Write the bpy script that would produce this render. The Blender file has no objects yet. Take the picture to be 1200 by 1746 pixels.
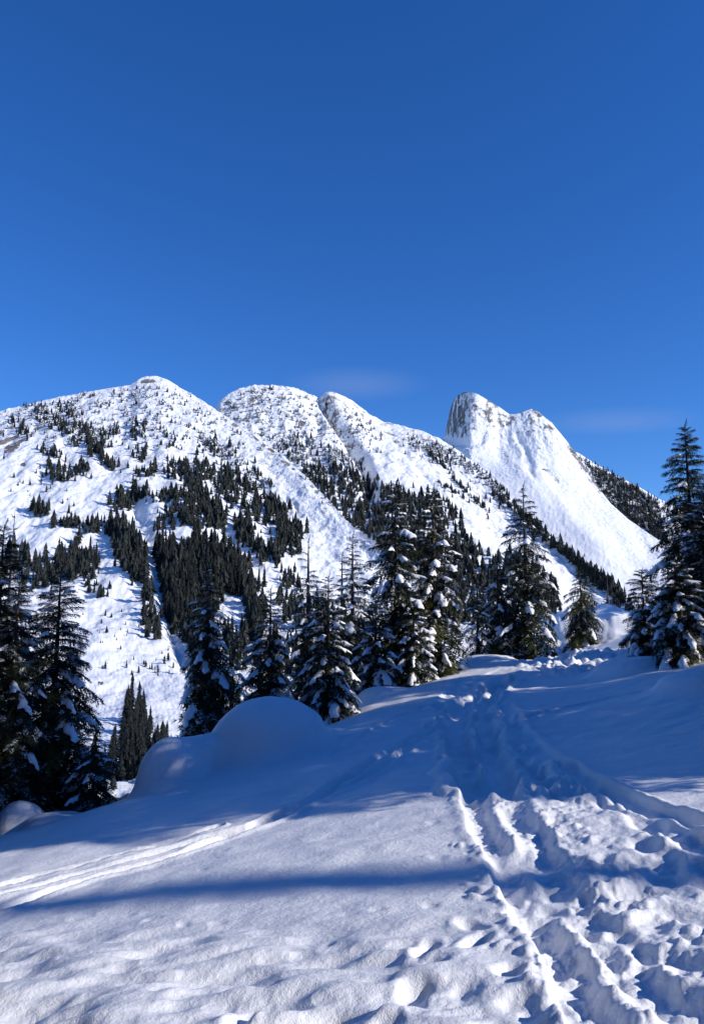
import bpy, math, random
import numpy as np
from mathutils import Matrix, Vector

# ------------------------------------------------------------------ camera, sky, sun, exposure
SC = bpy.context.scene
COL = SC.collection
F = 1362.0                       # focal length in pixels of the 1200 x 1746 photograph
HORIZON = 1080.0
TH = math.atan((HORIZON - 873.0) / F)
SUN_AZ = math.radians(108.0)     # clockwise from the view direction
SUN_EL = math.radians(27.5)

cam_d = bpy.data.cameras.new('camera')
cam_d.sensor_fit = 'VERTICAL'
cam_d.sensor_height = 24.0
cam_d.lens = 24.0 * F / 1746.0
cam_d.clip_start = 0.05
cam_d.clip_end = 60000.0
cam = bpy.data.objects.new('camera', cam_d)
COL.objects.link(cam)
cam.location = (0, 0, 0)
cam.rotation_euler = (math.pi / 2 + TH, 0, 0)
SC.camera = cam

world = bpy.data.worlds.new('World')
SC.world = world
world.use_nodes = True
wn = world.node_tree.nodes
wl = world.node_tree.links
wn.clear()
w_out = wn.new('ShaderNodeOutputWorld')
w_bg = wn.new('ShaderNodeBackground')
w_sky = wn.new('ShaderNodeTexSky')
w_sky.sky_type = 'NISHITA'
w_sky.sun_disc = False
w_sky.sun_elevation = SUN_EL
w_sky.sun_rotation = SUN_AZ
w_sky.altitude = 1500
w_sky.air_density = 1.0
w_sky.dust_density = 0.0
w_sky.ozone_density = 6.0
w_hs = wn.new('ShaderNodeHueSaturation')
w_hs.inputs['Saturation'].default_value = 1.19
w_hs.inputs['Value'].default_value = 1.16
w_hs.inputs['Hue'].default_value = 0.511
w_bg.inputs['Strength'].default_value = 0.15
wl.new(w_sky.outputs[0], w_hs.inputs['Color'])
wl.new(w_hs.outputs[0], w_bg.inputs['Color'])
wl.new(w_bg.outputs[0], w_out.inputs['Surface'])

sun_d = bpy.data.lights.new('sun', 'SUN')
sun_d.energy = 5.0
sun_d.angle = math.radians(0.5)
sun_d.color = (1.0, 0.94, 0.86)
sun = bpy.data.objects.new('sun', sun_d)
COL.objects.link(sun)
SUN_DIR = Vector((math.cos(SUN_EL) * math.sin(SUN_AZ), math.cos(SUN_EL) * math.cos(SUN_AZ), math.sin(SUN_EL)))
sun.rotation_euler = SUN_DIR.to_track_quat('Z', 'Y').to_euler()

SC.view_settings.view_transform = 'Standard'
SC.view_settings.look = 'None'
SC.view_settings.exposure = 0.0
SC.view_settings.gamma = 1.0
SC.view_settings.use_curve_mapping = False
SC.render.engine = 'CYCLES'
SC.cycles.max_bounces = 6
SC.cycles.diffuse_bounces = 1
SC.cycles.use_denoising = True

rng = random.Random(11)
nrs = np.random.RandomState(5)


# ------------------------------------------------------------------ helpers
def at(px, py, Y):
    """World point at depth Y on the sight line through photograph pixel (px, py)."""
    u = (np.asarray(px, float) - 600.0) / F
    v = (873.0 - np.asarray(py, float)) / F
    dy = math.cos(TH) - v * math.sin(TH)
    dz = math.sin(TH) + v * math.cos(TH)
    k = Y / dy
    return u * k, Y + 0.0 * u, dz * k


def project(x, y, z):
    fw = y * math.cos(TH) + z * math.sin(TH)
    up = -y * math.sin(TH) + z * math.cos(TH)
    fw = np.maximum(fw, 1e-3)
    return 600.0 + F * x / fw, 873.0 - F * up / fw


def _hash(ix, iy, seed):
    n = (ix.astype(np.int64) * 374761393 + iy.astype(np.int64) * 668265263 + seed * 144665) & 0x7fffffff
    n = ((n ^ (n >> 13)) * 1274126177) & 0x7fffffff
    return ((n ^ (n >> 16)) & 0xffff) / 65535.0


def noise(x, y, seed=0):
    """Gradient noise in about -1..1."""
    x0 = np.floor(x); y0 = np.floor(y)
    fx = x - x0; fy = y - y0
    u = fx * fx * fx * (fx * (fx * 6 - 15) + 10)
    v = fy * fy * fy * (fy * (fy * 6 - 15) + 10)

    def g(ox, oy):
        a = _hash(x0 + ox, y0 + oy, seed) * 2 * math.pi
        return np.cos(a) * (fx - ox) + np.sin(a) * (fy - oy)
    n = (g(0, 0) * (1 - u) + g(1, 0) * u) * (1 - v) + (g(0, 1) * (1 - u) + g(1, 1) * u) * v
    return n * 1.5


def fbm(x, y, octs=4, seed=0, gain=0.5):
    t = 0; a = 1.0
    for o in range(octs):
        t = t + a * noise(x * 2 ** o, y * 2 ** o, seed + o * 17)
        a *= gain
    return t


def sstep(a, b, x):
    t = np.clip((x - a) / (b - a), 0, 1)
    return t * t * (3 - 2 * t)


def smooth1(a, s):
    if s <= 0:
        return a
    r = int(s * 3) + 1
    k = np.exp(-0.5 * (np.arange(-r, r + 1) / s) ** 2)
    k /= k.sum()
    return np.convolve(np.pad(a, r, mode='edge'), k, mode='valid')


def grid_mesh(name, X, Y, Z, attrs=None, wrap=False):
    n, m = X.shape
    co = np.stack([X, Y, Z], -1).reshape(-1, 3).astype(np.float32)
    idx = np.arange(n * m).reshape(n, m)
    if wrap:
        idx = np.concatenate([idx, idx[:1]], 0)
    q = np.stack([idx[:-1, :-1], idx[1:, :-1], idx[1:, 1:], idx[:-1, 1:]], -1).reshape(-1, 4)
    return raw_mesh(name, co, q, attrs)


def raw_mesh(name, co, faces, attrs=None, smooth=True):
    me = bpy.data.meshes.new(name)
    faces = np.asarray(faces, np.int32)
    k = faces.shape[1]
    me.vertices.add(len(co))
    me.vertices.foreach_set('co', np.asarray(co, np.float32).ravel())
    me.loops.add(faces.size)
    me.loops.foreach_set('vertex_index', faces.ravel())
    me.polygons.add(len(faces))
    me.polygons.foreach_set('loop_start', np.arange(0, faces.size, k, dtype=np.int32))
    me.polygons.foreach_set('use_smooth', np.full(len(faces), smooth, bool))
    if attrs:
        for an, av in attrs.items():
            at_ = me.attributes.new(an, 'FLOAT', 'POINT')
            at_.data.foreach_set('value', np.asarray(av, np.float32).ravel())
    me.update(calc_edges=True)
    return me


def link(name, me, mat=None, parent=None):
    o = bpy.data.objects.new(name, me)
    COL.objects.link(o)
    if mat is not None and me is not None and not me.materials:
        me.materials.append(mat)
    if parent is not None:
        o.parent = parent
    return o


def tag(o, label=None, cat=None, group=None, kind=None):
    if label: o['label'] = label
    if cat: o['category'] = cat
    if group: o['group'] = group
    if kind: o['kind'] = kind
    return o


# ------------------------------------------------------------------ materials
def new_mat(name):
    m = bpy.data.materials.new(name)
    m.use_nodes = True
    nt = m.node_tree
    b = nt.nodes['Principled BSDF']
    return m, nt, b


def N(nt, t, **kw):
    n = nt.nodes.new(t)
    for k, v in kw.items():
        if k in n.inputs:
            n.inputs[k].default_value = v
        else:
            setattr(n, k, v)
    return n


def snow_ground_mat():
    m, nt, b = new_mat('snow_surface')
    L = nt.links.new
    tc = N(nt, 'ShaderNodeTexCoord')
    b.inputs['Roughness'].default_value = 0.55
    b.inputs['Specular IOR Level'].default_value = 0.25
    n0 = N(nt, 'ShaderNodeTexNoise', Scale=1.3, Detail=4.0)
    cr = N(nt, 'ShaderNodeValToRGB')
    cr.color_ramp.elements[0].position = 0.3; cr.color_ramp.elements[0].color = (0.80, 0.82, 0.86, 1)
    cr.color_ramp.elements[1].position = 0.7; cr.color_ramp.elements[1].color = (0.88, 0.89, 0.91, 1)
    L(tc.outputs['Object'], n0.inputs['Vector']); L(n0.outputs['Fac'], cr.inputs['Fac']); L(cr.outputs['Color'], b.inputs['Base Color'])
    # crystals and grain
    n1 = N(nt, 'ShaderNodeTexNoise', Scale=170.0, Detail=2.0, Roughness=0.7)
    n2 = N(nt, 'ShaderNodeTexNoise', Scale=28.0, Detail=4.0, Roughness=0.6)
    L(tc.outputs['Object'], n1.inputs['Vector']); L(tc.outputs['Object'], n2.inputs['Vector'])
    b1 = N(nt, 'ShaderNodeBump', Strength=0.55, Distance=0.006)
    b2 = N(nt, 'ShaderNodeBump', Strength=0.5, Distance=0.02)
    L(n2.outputs['Fac'], b2.inputs['Height']); L(n1.outputs['Fac'], b1.inputs['Height'])
    L(b2.outputs['Normal'], b1.inputs['Normal'])
    L(b1.outputs['Normal'], b.inputs['Normal'])
    return m


def mountain_mat(name, scale):
    m, nt, b = new_mat(name)
    L = nt.links.new
    tc = N(nt, 'ShaderNodeTexCoord')
    at_ = N(nt, 'ShaderNodeAttribute', attribute_name='rock')
    n0 = N(nt, 'ShaderNodeTexNoise', Scale=scale, Detail=8.0, Roughness=0.72)
    L(tc.outputs['Object'], n0.inputs['Vector'])
    ad = N(nt, 'ShaderNodeMath', operation='ADD')
    L(at_.outputs['Fac'], ad.inputs[0]); L(n0.outputs['Fac'], ad.inputs[1])
    rp = N(nt, 'ShaderNodeMapRange')
    rp.inputs['From Min'].default_value = 0.98; rp.inputs['From Max'].default_value = 1.08
    L(ad.outputs[0], rp.inputs['Value'])
    n1 = N(nt, 'ShaderNodeTexNoise', Scale=scale * 0.6, Detail=5.0)
    L(tc.outputs['Object'], n1.inputs['Vector'])
    cr = N(nt, 'ShaderNodeValToRGB')
    cr.color_ramp.elements[0].position = 0.35; cr.color_ramp.elements[0].color = (0.10, 0.10, 0.105, 1)
    cr.color_ramp.elements[1].position = 0.7; cr.color_ramp.elements[1].color = (0.30, 0.27, 0.235, 1)
    L(n1.outputs['Fac'], cr.inputs['Fac'])
    mx = N(nt, 'ShaderNodeMix', data_type='RGBA')
    L(rp.outputs[0], mx.inputs['Factor'])
    mx.inputs['A'].default_value = (0.80, 0.815, 0.84, 1)
    L(cr.outputs['Color'], mx.inputs['B'])
    # Mix node has several A/B sockets; set colour ones explicitly
    for s in mx.inputs:
        if s.type == 'RGBA' and s.name == 'A':
            s.default_value = (0.80, 0.815, 0.84, 1)
        if s.type == 'RGBA' and s.name == 'B':
            L(cr.outputs['Color'], s)
    for s in mx.outputs:
        if s.type == 'RGBA':
            L(s, b.inputs['Base Color'])
    b.inputs['Roughness'].default_value = 0.7
    b.inputs['Specular IOR Level'].default_value = 0.15
    n2 = N(nt, 'ShaderNodeTexNoise', Scale=scale * 0.8, Detail=5.0, Roughness=0.6)
    L(tc.outputs['Object'], n2.inputs['Vector'])
    bp = N(nt, 'ShaderNodeBump', Strength=0.35, Distance=0.6 / scale)
    rs = N(nt, 'ShaderNodeMapRange')
    rs.inputs['From Min'].default_value = 0.12; rs.inputs['From Max'].default_value = 0.42
    rs.inputs['To Min'].default_value = 0.22; rs.inputs['To Max'].default_value = 0.95
    L(at_.outputs['Fac'], rs.inputs['Value']); L(rs.outputs[0], bp.inputs['Strength'])
    L(n2.outputs['Fac'], bp.inputs['Height']); L(bp.outputs['Normal'], b.inputs['Normal'])
    return m


def foliage_mat(name, dark, light, scale=3.0):
    m, nt, b = new_mat(name)
    L = nt.links.new
    tc = N(nt, 'ShaderNodeTexCoord')
    oi = N(nt, 'ShaderNodeObjectInfo')
    n0 = N(nt, 'ShaderNodeTexNoise', Scale=scale, Detail=3.0)
    L(tc.outputs['Object'], n0.inputs['Vector'])
    ad = N(nt, 'ShaderNodeMath', operation='MULTIPLY_ADD')
    ad.inputs[1].default_value = 0.5
    L(oi.outputs['Random'], ad.inputs[0]); L(n0.outputs['Fac'], ad.inputs[2])
    cr = N(nt, 'ShaderNodeValToRGB')
    cr.color_ramp.elements[0].position = 0.35; cr.color_ramp.elements[0].color = (*dark, 1)
    cr.color_ramp.elements[1].position = 0.95; cr.color_ramp.elements[1].color = (*light, 1)
    L(ad.outputs[0], cr.inputs['Fac']); L(cr.outputs['Color'], b.inputs['Base Color'])
    b.inputs['Roughness'].default_value = 0.7
    b.inputs['Specular IOR Level'].default_value = 0.2
    return m


def dusted_mat(name, dark, light, cover):
    m = foliage_mat(name, dark, light)
    nt = m.node_tree
    L = nt.links.new
    b = nt.nodes['Principled BSDF']
    src = b.inputs['Base Color'].links[0].from_socket
    ge = N(nt, 'ShaderNodeNewGeometry')
    sp = N(nt, 'ShaderNodeSeparateXYZ')
    L(ge.outputs['Normal'], sp.inputs[0])
    ab = N(nt, 'ShaderNodeMath', operation='ABSOLUTE')
    L(sp.outputs['Z'], ab.inputs[0])
    n0 = N(nt, 'ShaderNodeTexNoise', Scale=6.0, Detail=3.0)
    L(ge.outputs['Position'], n0.inputs['Vector'])
    r1 = N(nt, 'ShaderNodeMapRange'); r1.inputs['From Min'].default_value = 0.6; r1.inputs['From Max'].default_value = 0.85
    r2 = N(nt, 'ShaderNodeMapRange'); r2.inputs['From Min'].default_value = 0.62 - cover; r2.inputs['From Max'].default_value = 0.68 - cover
    L(ab.outputs[0], r1.inputs['Value']); L(n0.outputs['Fac'], r2.inputs['Value'])
    mu = N(nt, 'ShaderNodeMath', operation='MULTIPLY')
    L(r1.outputs[0], mu.inputs[0]); L(r2.outputs[0], mu.inputs[1])
    mx = N(nt, 'ShaderNodeMix', data_type='RGBA')
    L(mu.outputs[0], mx.inputs[0]); L(src, mx.inputs[6])
    mx.inputs[7].default_value = (0.82, 0.84, 0.88, 1)
    L(mx.outputs[2], b.inputs['Base Color'])
    return m


def frosted_mat(name, dark, cover):
    """Needles carrying snow on the faces that look up."""
    m, nt, b = new_mat(name)
    L = nt.links.new
    tc = N(nt, 'ShaderNodeTexCoord')
    n0 = N(nt, 'ShaderNodeTexNoise', Scale=0.9, Detail=3.0)
    L(tc.outputs['Object'], n0.inputs['Vector'])
    rp = N(nt, 'ShaderNodeMapRange')
    rp.inputs['From Min'].default_value = 0.62 - cover; rp.inputs['From Max'].default_value = 0.72 - cover
    L(n0.outputs['Fac'], rp.inputs['Value'])
    mx = N(nt, 'ShaderNodeMix', data_type='RGBA')
    L(rp.outputs[0], mx.inputs[0])
    mx.inputs[6].default_value = (*dark, 1)
    mx.inputs[7].default_value = (0.82, 0.84, 0.88, 1)
    L(mx.outputs[2], b.inputs['Base Color'])
    b.inputs['Roughness'].default_value = 0.8
    b.inputs['Specular IOR Level'].default_value = 0.1
    return m


def bark_mat():
    m, nt, b = new_mat('bark')
    L = nt.links.new
    tc = N(nt, 'ShaderNodeTexCoord')
    n0 = N(nt, 'ShaderNodeTexNoise', Scale=14.0, Detail=4.0)
    L(tc.outputs['Object'], n0.inputs['Vector'])
    cr = N(nt, 'ShaderNodeValToRGB')
    cr.color_ramp.elements[0].color = (0.035, 0.028, 0.022, 1)
    cr.color_ramp.elements[1].color = (0.12, 0.10, 0.085, 1)
    L(n0.outputs['Fac'], cr.inputs['Fac']); L(cr.outputs['Color'], b.inputs['Base Color'])
    b.inputs['Roughness'].default_value = 0.9
    return m


def snow_clump_mat():
    m, nt, b = new_mat('bough_snow')
    L = nt.links.new
    tc = N(nt, 'ShaderNodeTexCoord')
    n0 = N(nt, 'ShaderNodeTexNoise', Scale=18.0, Detail=4.0)
    L(tc.outputs['Object'], n0.inputs['Vector'])
    bp = N(nt, 'ShaderNodeBump', Strength=0.4, Distance=0.03)
    L(n0.outputs['Fac'], bp.inputs['Height']); L(bp.outputs['Normal'], b.inputs['Normal'])
    b.inputs['Base Color'].default_value = (0.86, 0.87, 0.90, 1)
    b.inputs['Roughness'].default_value = 0.6
    b.inputs['Specular IOR Level'].default_value = 0.2
    return m


M_SNOW = snow_ground_mat()
M_MT = mountain_mat('snow_and_rock', 0.07)
M_FOL = dusted_mat('fir_needles', (0.009, 0.014, 0.009), (0.030, 0.040, 0.020), 0.05)
M_FOL_OLIVE = dusted_mat('olive_needles', (0.022, 0.028, 0.008), (0.085, 0.088, 0.022), 0.02)
M_FAR = foliage_mat('far_needles', (0.007, 0.010, 0.011), (0.019, 0.023, 0.020), 0.05)
M_FROST = frosted_mat('frosted_needles', (0.06, 0.065, 0.06), 0.13)
M_BARK = bark_mat()
M_CLUMP = snow_clump_mat()


# ------------------------------------------------------------------ ground
def tps_fit(P, z, lam=1e-4):
    n = len(P)
    d = np.hypot(P[:, None, 0] - P[None, :, 0], P[:, None, 1] - P[None, :, 1])
    K = np.where(d > 0, d * d * np.log(d + 1e-9), 0) + lam * np.eye(n)
    A = np.zeros((n + 3, n + 3))
    A[:n, :n] = K
    A[:n, n] = 1; A[:n, n + 1:] = P
    A[n, :n] = 1; A[n + 1:, :n] = P.T
    w = np.linalg.solve(A, np.concatenate([z, np.zeros(3)]))
    return w


def tps_eval(P, w, x, y):
    out = w[len(P)] + w[len(P) + 1] * x + w[len(P) + 2] * y
    for i in range(len(P)):
        d2 = (x - P[i, 0]) ** 2 + (y - P[i, 1]) ** 2 + 1e-12
        out += w[i] * 0.5 * d2 * np.log(d2)
    return out


G_PIX = [(0, 1746, 3.75), (600, 1746, 3.25), (1200, 1746, 2.9),
         (0, 1600, 5.5), (600, 1600, 4.4), (1200, 1600, 3.8),
         (300, 1520, 6.0), (900, 1480, 5.2), (1200, 1480, 4.8),
         (0, 1470, 8.6), (300, 1430, 8.3), (600, 1375, 8.0), (800, 1357, 7.6), (1000, 1350, 7.3), (1200, 1335, 7.0),
         (430, 1340, 10.6), (600, 1300, 10.6), (800, 1283, 10.4), (1000, 1270, 10.2), (1200, 1250, 9.5),
         (780, 1200, 15.5), (920, 1200, 14.5), (1050, 1195, 13.3), (1200, 1168, 13.0),
         (850, 1152, 20.0), (920, 1134, 24.5), (1060, 1142, 18.0), (1140, 1110, 20.0),
         (560, 1243, 15.5), (640, 1192, 19.5), (720, 1166, 21.5), (815, 1132, 24.5),
         (1000, 1112, 26.0), (300, 1372, 10.6), (220, 1372, 11.4), (100, 1408, 10.8), (0, 1452, 9.9)]
G_W = [(-9, 16, -5.2), (-6, 19, -5.4), (-3, 23, -5.2), (1, 28, -4.4), (5, 34, -3.2), (10, 40, -1.6), (16, 42, -0.5),
       (14, 30, 1.2), (10, 20, 0.6), (9, 12, 0.15), (8, 5, -0.55), (5, 1, -0.95), (15, 10, 1.1), (22, 15, 2.2), (22, 3, 1.8),
       (-10, 5, -3.4), (-12, 11, -4.4), (0, -4, -1.6), (-7, -4, -2.5), (7, -4, -0.75), (20, -6, 1.2),
       (-20, 20, -8.5), (-5, 40, -13.0), (8, 55, -8.0), (20, 55, -4.0), (-20, -5, -4.5)]
_gp = [at(*p) for p in G_PIX]
GP = np.array([[float(p[0]), float(p[1])] for p in _gp] + [[a, b] for a, b, c in G_W])
GZ = np.array([float(p[2]) for p in _gp] + [c for a, b, c in G_W])
GWT = tps_fit(GP, GZ, 0.02)


def dome(x, y, cx, cy, rx, ry, h, p=2.0, rot=0.0):
    c, s = math.cos(rot), math.sin(rot)
    dx = (x - cx) * c + (y - cy) * s
    dy = -(x - cx) * s + (y - cy) * c
    q = (dx / rx) ** 2 + (dy / ry) ** 2
    return h * np.clip(1 - q, 0, 1) ** (1 / p) * sstep(1.0, 0.90, q) + 0 * x


MOUNDS = []   # (x, y, rx, ry, height, kind)


def mound_px(px, py_top, Y, wpx, h, ry=None):
    x, y, z = at(px, py_top, Y)
    MOUNDS.append((float(x), float(y), wpx / F * Y, ry or wpx / F * Y, float(z), h))


# soft domes: centre pixel of the top, depth, half width in pixels
mound_px(455, 1190, 13.3, 100, 1)          # the big round mound
mound_px(300, 1256, 12.6, 62, 1)           # its lower left shoulder
mound_px(372, 1250, 13.0, 60, 1)
mound_px(650, 1170, 19.5, 45, 1)
mound_px(828, 1117, 24.0, 48, 1)
mound_px(1036, 1038, 31.0, 110, 1)
mound_px(960, 1050, 31.5, 120, 1)
mound_px(885, 1082, 30.5, 95, 1)
mound_px(1125, 1092, 20.5, 50, 1)
mound_px(1098, 1119, 17.0, 85, 1)
mound_px(690, 1163, 22.0, 55, 1)
mound_px(560, 1236, 15.0, 30, 1)
mound_px(1232, 1142, 12.8, 112, 1)
mound_px(36, 1366, 13.0, 42, 1)
mound_px(90, 1388, 12.6, 46, 1)
mound_px(10, 1432, 11.4, 70, 1)


def ground_base(x, y):
    r = np.hypot(x, y)
    z = tps_eval(GP, GWT, np.clip(x, -45, 45), np.clip(y, -30, 58))
    # the slope falls away into the valley
    yy = np.maximum(y - 42.0, 0)
    side = sstep(-60, 60, x)
    val = -6.0 - 0.42 * np.minimum(yy, 130) + 4.0 * side
    val = np.where(y > 172, -60.6 - 0.02 * np.minimum(y - 172, 3000) + 4 * side, val)
    t = sstep(34, 60, y)
    z = z * (1 - t) + np.minimum(val, z) * t
    xl = np.maximum(-x - 14, 0)
    z = z - 0.25 * np.minimum(xl, 120) * (1 - sstep(60, 200, y))
    return z


def ground_mounds(x, y, z):
    zz = z
    for (cx, cy, rx, ry, top, k) in MOUNDS:
        q = ((x - cx) / rx) ** 2 + ((y - cy) / ry) ** 2
        m = q < 2.2
        if not np.any(m):
            continue
        # a rounded cap with a flared skirt
        qq = np.sqrt(np.maximum(q, 0))
        prof = np.where(qq < 0.92, np.sqrt(np.clip(1 - (qq / 1.08) ** 2, 0, 1)),
                        np.sqrt(1 - (0.92 / 1.08) ** 2) * np.exp(-(qq - 0.92) / 0.12))
        base = zz
        hh = np.maximum(top - base, 0)
        cand = base + hh * prof
        k_ = 0.05
        zz = np.where(m, np.maximum(zz, cand), zz)
    return zz


def ground_smooth(x, y):
    x = np.atleast_1d(np.asarray(x, float)); y = np.atleast_1d(np.asarray(y, float))
    return ground_mounds(x, y, ground_base(x, y))


def _hit_exact(px, py):
    Y = np.full(px.shape, 2.0)
    done = np.zeros(px.shape, bool)
    res = np.full(px.shape, 40.0)
    for k in range(300):
        x, y, z = at(px, py, Y)
        h = (z <= ground_base(x, y)) & ~done
        res[h] = Y[h]
        done |= h
        if done.all():
            break
        Y = Y * 1.011
    lo = res / 1.011; hi = res
    for k in range(12):
        mid = (lo + hi) / 2
        x, y, z = at(px, py, mid)
        below = z <= ground_base(x, y)
        hi = np.where(below, mid, hi); lo = np.where(below, lo, mid)
    return hi


_HX = np.arange(-240, 1561, 40.0)
_HY = np.arange(1130, 1871, 10.0)
_HT = _hit_exact(*np.meshgrid(_HX, _HY, indexing='ij'))


def hit_ground(px, py):
    """World point where the sight line of a pixel meets the undetailed snow (table lookup)."""
    px = np.atleast_1d(np.asarray(px, float)); py = np.atleast_1d(np.asarray(py, float))
    i = np.clip((px - _HX[0]) / 40.0, 0, len(_HX) - 1.001); j = np.clip((py - _HY[0]) / 10.0, 0, len(_HY) - 1.001)
    i0 = i.astype(int); j0 = j.astype(int); fi = i - i0; fj = j - j0
    Y = (_HT[i0, j0] * (1 - fi) + _HT[i0 + 1, j0] * fi) * (1 - fj) + (_HT[i0, j0 + 1] * (1 - fi) + _HT[i0 + 1, j0 + 1] * fi) * fj
    return at(px, py, Y)


az = np.concatenate([np.arange(-180, -36, 4.0), np.arange(-36, -28, 1.0), np.linspace(-28, 28, 620), np.arange(29, 37, 1.0), np.arange(40, 180, 4.0)])
rr = np.concatenate([np.geomspace(0.5, 2.5, 14)[:-1], np.geomspace(2.5, 34, 640)[:-1], np.geomspace(34, 400, 60)[:-1], np.geomspace(400, 9000, 18)])
A_, R_ = np.meshgrid(np.radians(az), rr, indexing='ij')
GX = R_ * np.sin(A_); GY = R_ * np.cos(A_)
gb = ground_base(GX, GY)
gz = ground_mounds(GX, GY, gb)
PX, PY = project(GX, GY, gb)
near = (GY > 1.0) & (R_ < 40) & (np.abs(A_) < math.radians(37))
d = np.zeros_like(gz)
# wind-rolled undulation
d += 0.035 * fbm(GX * 0.45, GY * 0.6, 3, 3) * sstep(40, 20, R_)
d += 0.016 * fbm(GX * 1.6 + 4, GY * 2.4, 3, 8) * sstep(25, 12, R_)
# hollows and pillows at the lower left
ml = sstep(1560, 1640, PY) * sstep(900, 700, PX) * near
d += ml * (0.075 * fbm(GX * 1.25 + 9, GY * 2.6, 3, 21) - 0.03 * np.abs(noise(GX * 3.2, GY * 5.0, 31)))
mb = sstep(1655, 1720, PY) * near
d += mb * 0.028 * fbm(GX * 2.4, GY * 3.2, 3, 41, 0.5)


def polyline_dist(pts, hw):
    """distance to a polyline and side sign, for grid vertices within hw of it; pts are world xy."""
    D = np.full(GX.shape, 1e3)
    S = np.zeros(GX.shape)
    T = np.zeros(GX.shape)
    acc = 0.0
    for (x0, y0), (x1, y1) in zip(pts[:-1], pts[1:]):
        L2 = (x1 - x0) ** 2 + (y1 - y0) ** 2
        m = near & (GX > min(x0, x1) - hw) & (GX < max(x0, x1) + hw) & (GY > min(y0, y1) - hw) & (GY < max(y0, y1) + hw)
        if not m.any():
            acc += math.sqrt(L2); continue
        gx = GX[m]; gy = GY[m]
        t = np.clip(((gx - x0) * (x1 - x0) + (gy - y0) * (y1 - y0)) / L2, 0, 1)
        ex = gx - (x0 + t * (x1 - x0)); ey = gy - (y0 + t * (y1 - y0))
        dd = np.hypot(ex, ey)
        sg = np.sign((x1 - x0) * ey - (y1 - y0) * ex)
        cur = D[m]
        b = dd < cur
        cur[b] = dd[b]; D[m] = cur
        c2 = S[m]; c2[b] = sg[b]; S[m] = c2
        c3 = T[m]; c3[b] = acc + t[b] * math.sqrt(L2); T[m] = c3
        acc += math.sqrt(L2)
    return D, S, T


def px_line(pl, sub=4):
    P = []
    for (a, b), (c, e) in zip(pl[:-1], pl[1:]):
        for k in range(sub):
            P.append((a + (c - a) * k / sub, b + (e - b) * k / sub))
    P.append(pl[-1])
    P = np.array(P)
    x, y, z = hit_ground(P[:, 0], P[:, 1])
    return list(zip(x, y))


def groove(pl, w, depth, berm=0.0, rough=0.0, seed=0, fade=None):
    global d
    pts = px_line(pl)
    wob = 0.5 * w
    D, S, T = polyline_dist(pts, w * 5 + 0.3)
    sd = D * S + wob * noise(T * 1.3, T * 0 + seed, seed)
    a = np.abs(sd)
    lump = 1 + rough * fbm(GX * 6, GY * 6, 2, seed + 5)
    prof = -depth * sstep(w, w * 0.45, a) * lump * (0.9 + 0.35 * noise(T * 0.9 + seed, T * 0 + 3.3, seed + 3))
    bm = berm * np.exp(-((a - w * 1.25) / (w * 0.35)) ** 2) * (1 + 1.2 * rough * fbm(GX * 8, GY * 8, 2, seed + 9))
    d += np.where(D < 900, prof + bm, 0)


# --- the broken trail at the right
LBp = np.array([(1800, 985), (1746, 968), (1700, 952), (1640, 925), (1600, 893), (1560, 866), (1500, 836), (1450, 814), (1400, 802),
                (1370, 788), (1340, 776), (1300, 766), (1250, 748), (1200, 738), (1170, 760), (1140, 850)])[::-1]
RBp = np.array([(1800, 1500), (1600, 1380), (1500, 1290), (1440, 1215), (1400, 1120), (1370, 1052), (1340, 1000), (1300, 940), (1250, 885),
                (1200, 862), (1170, 860), (1140, 880)])[::-1]
lb = np.interp(PY, LBp[:, 0], LBp[:, 1]); rb = np.interp(PY, RBp[:, 0], RBp[:, 1])
mpp = np.maximum(GY, 1) / F          # metres per photo pixel
jag = 0.05 * fbm(GX * 5, GY * 5, 3, 77)
inL = (PX - lb) * mpp + jag
inR = (rb - PX) * mpp + jag
tm = sstep(0.0, 0.09, inL) * sstep(0.0, 0.25, inR) * near * sstep(1120, 1180, PY)
far_f = sstep(1150, 1400, PY)
ridged = 1 - np.abs(fbm(GX * 2.3 + 0.5 * noise(GX * 2, GY * 2, 5), GY * 1.5, 3, 55))
churn = 0.035 * fbm(GX * 1.9, GY * 1.6, 3, 60, 0.5) + 0.03 * (ridged - 0.6) + 0.010 * fbm(GX * 9, GY * 9, 2, 66)
d += tm * (-0.07 + churn * (0.9 + 0.1 * far_f))
bank = np.exp(-((inL + 0.06) / 0.07) ** 2) * near * (PY > 1180) * (PY < 1800)
d += bank * 0.004 * (1 + fbm(GX * 3, GY * 3, 3, 71))

groove([(1030, 1760), (985, 1660), (925, 1570), (880, 1500), (845, 1440), (815, 1385), (800, 1340)], 0.13, 0.10, 0.01, 0.4, 1)
groove([(1240, 1760), (1140, 1690), (1060, 1620), (1000, 1560), (950, 1490), (905, 1420), (870, 1370)], 0.14, 0.10, 0.03, 0.4, 2)
groove([(1010, 1382), (945, 1392), (915, 1415), (930, 1445), (985, 1468), (1060, 1478)], 0.06, 0.05, 0.02, 0.2, 3)
groove([(1090, 1430), (1130, 1450), (1130, 1490), (1075, 1515), (1010, 1520)], 0.10, 0.06, 0.025, 0.3, 31)
groove([(1260, 1640), (1180, 1640), (1110, 1610), (1090, 1570), (1140, 1545), (1230, 1560)], 0.10, 0.06, 0.025, 0.3, 32)
groove([(1320, 1480), (1200, 1440), (1110, 1395), (1040, 1360), (985, 1325), (920, 1280), (880, 1240), (862, 1200)], 0.14, 0.08, 0.02, 0.3, 4)
groove([(1320, 1440), (1200, 1408), (1100, 1372), (1020, 1340), (950, 1295)], 0.10, 0.08, 0.03, 0.2, 5)
groove([(800, 1345), (790, 1290), (775, 1240), (790, 1195), (850, 1160)], 0.20, 0.22, 0.07, 0.4, 6)
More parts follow.
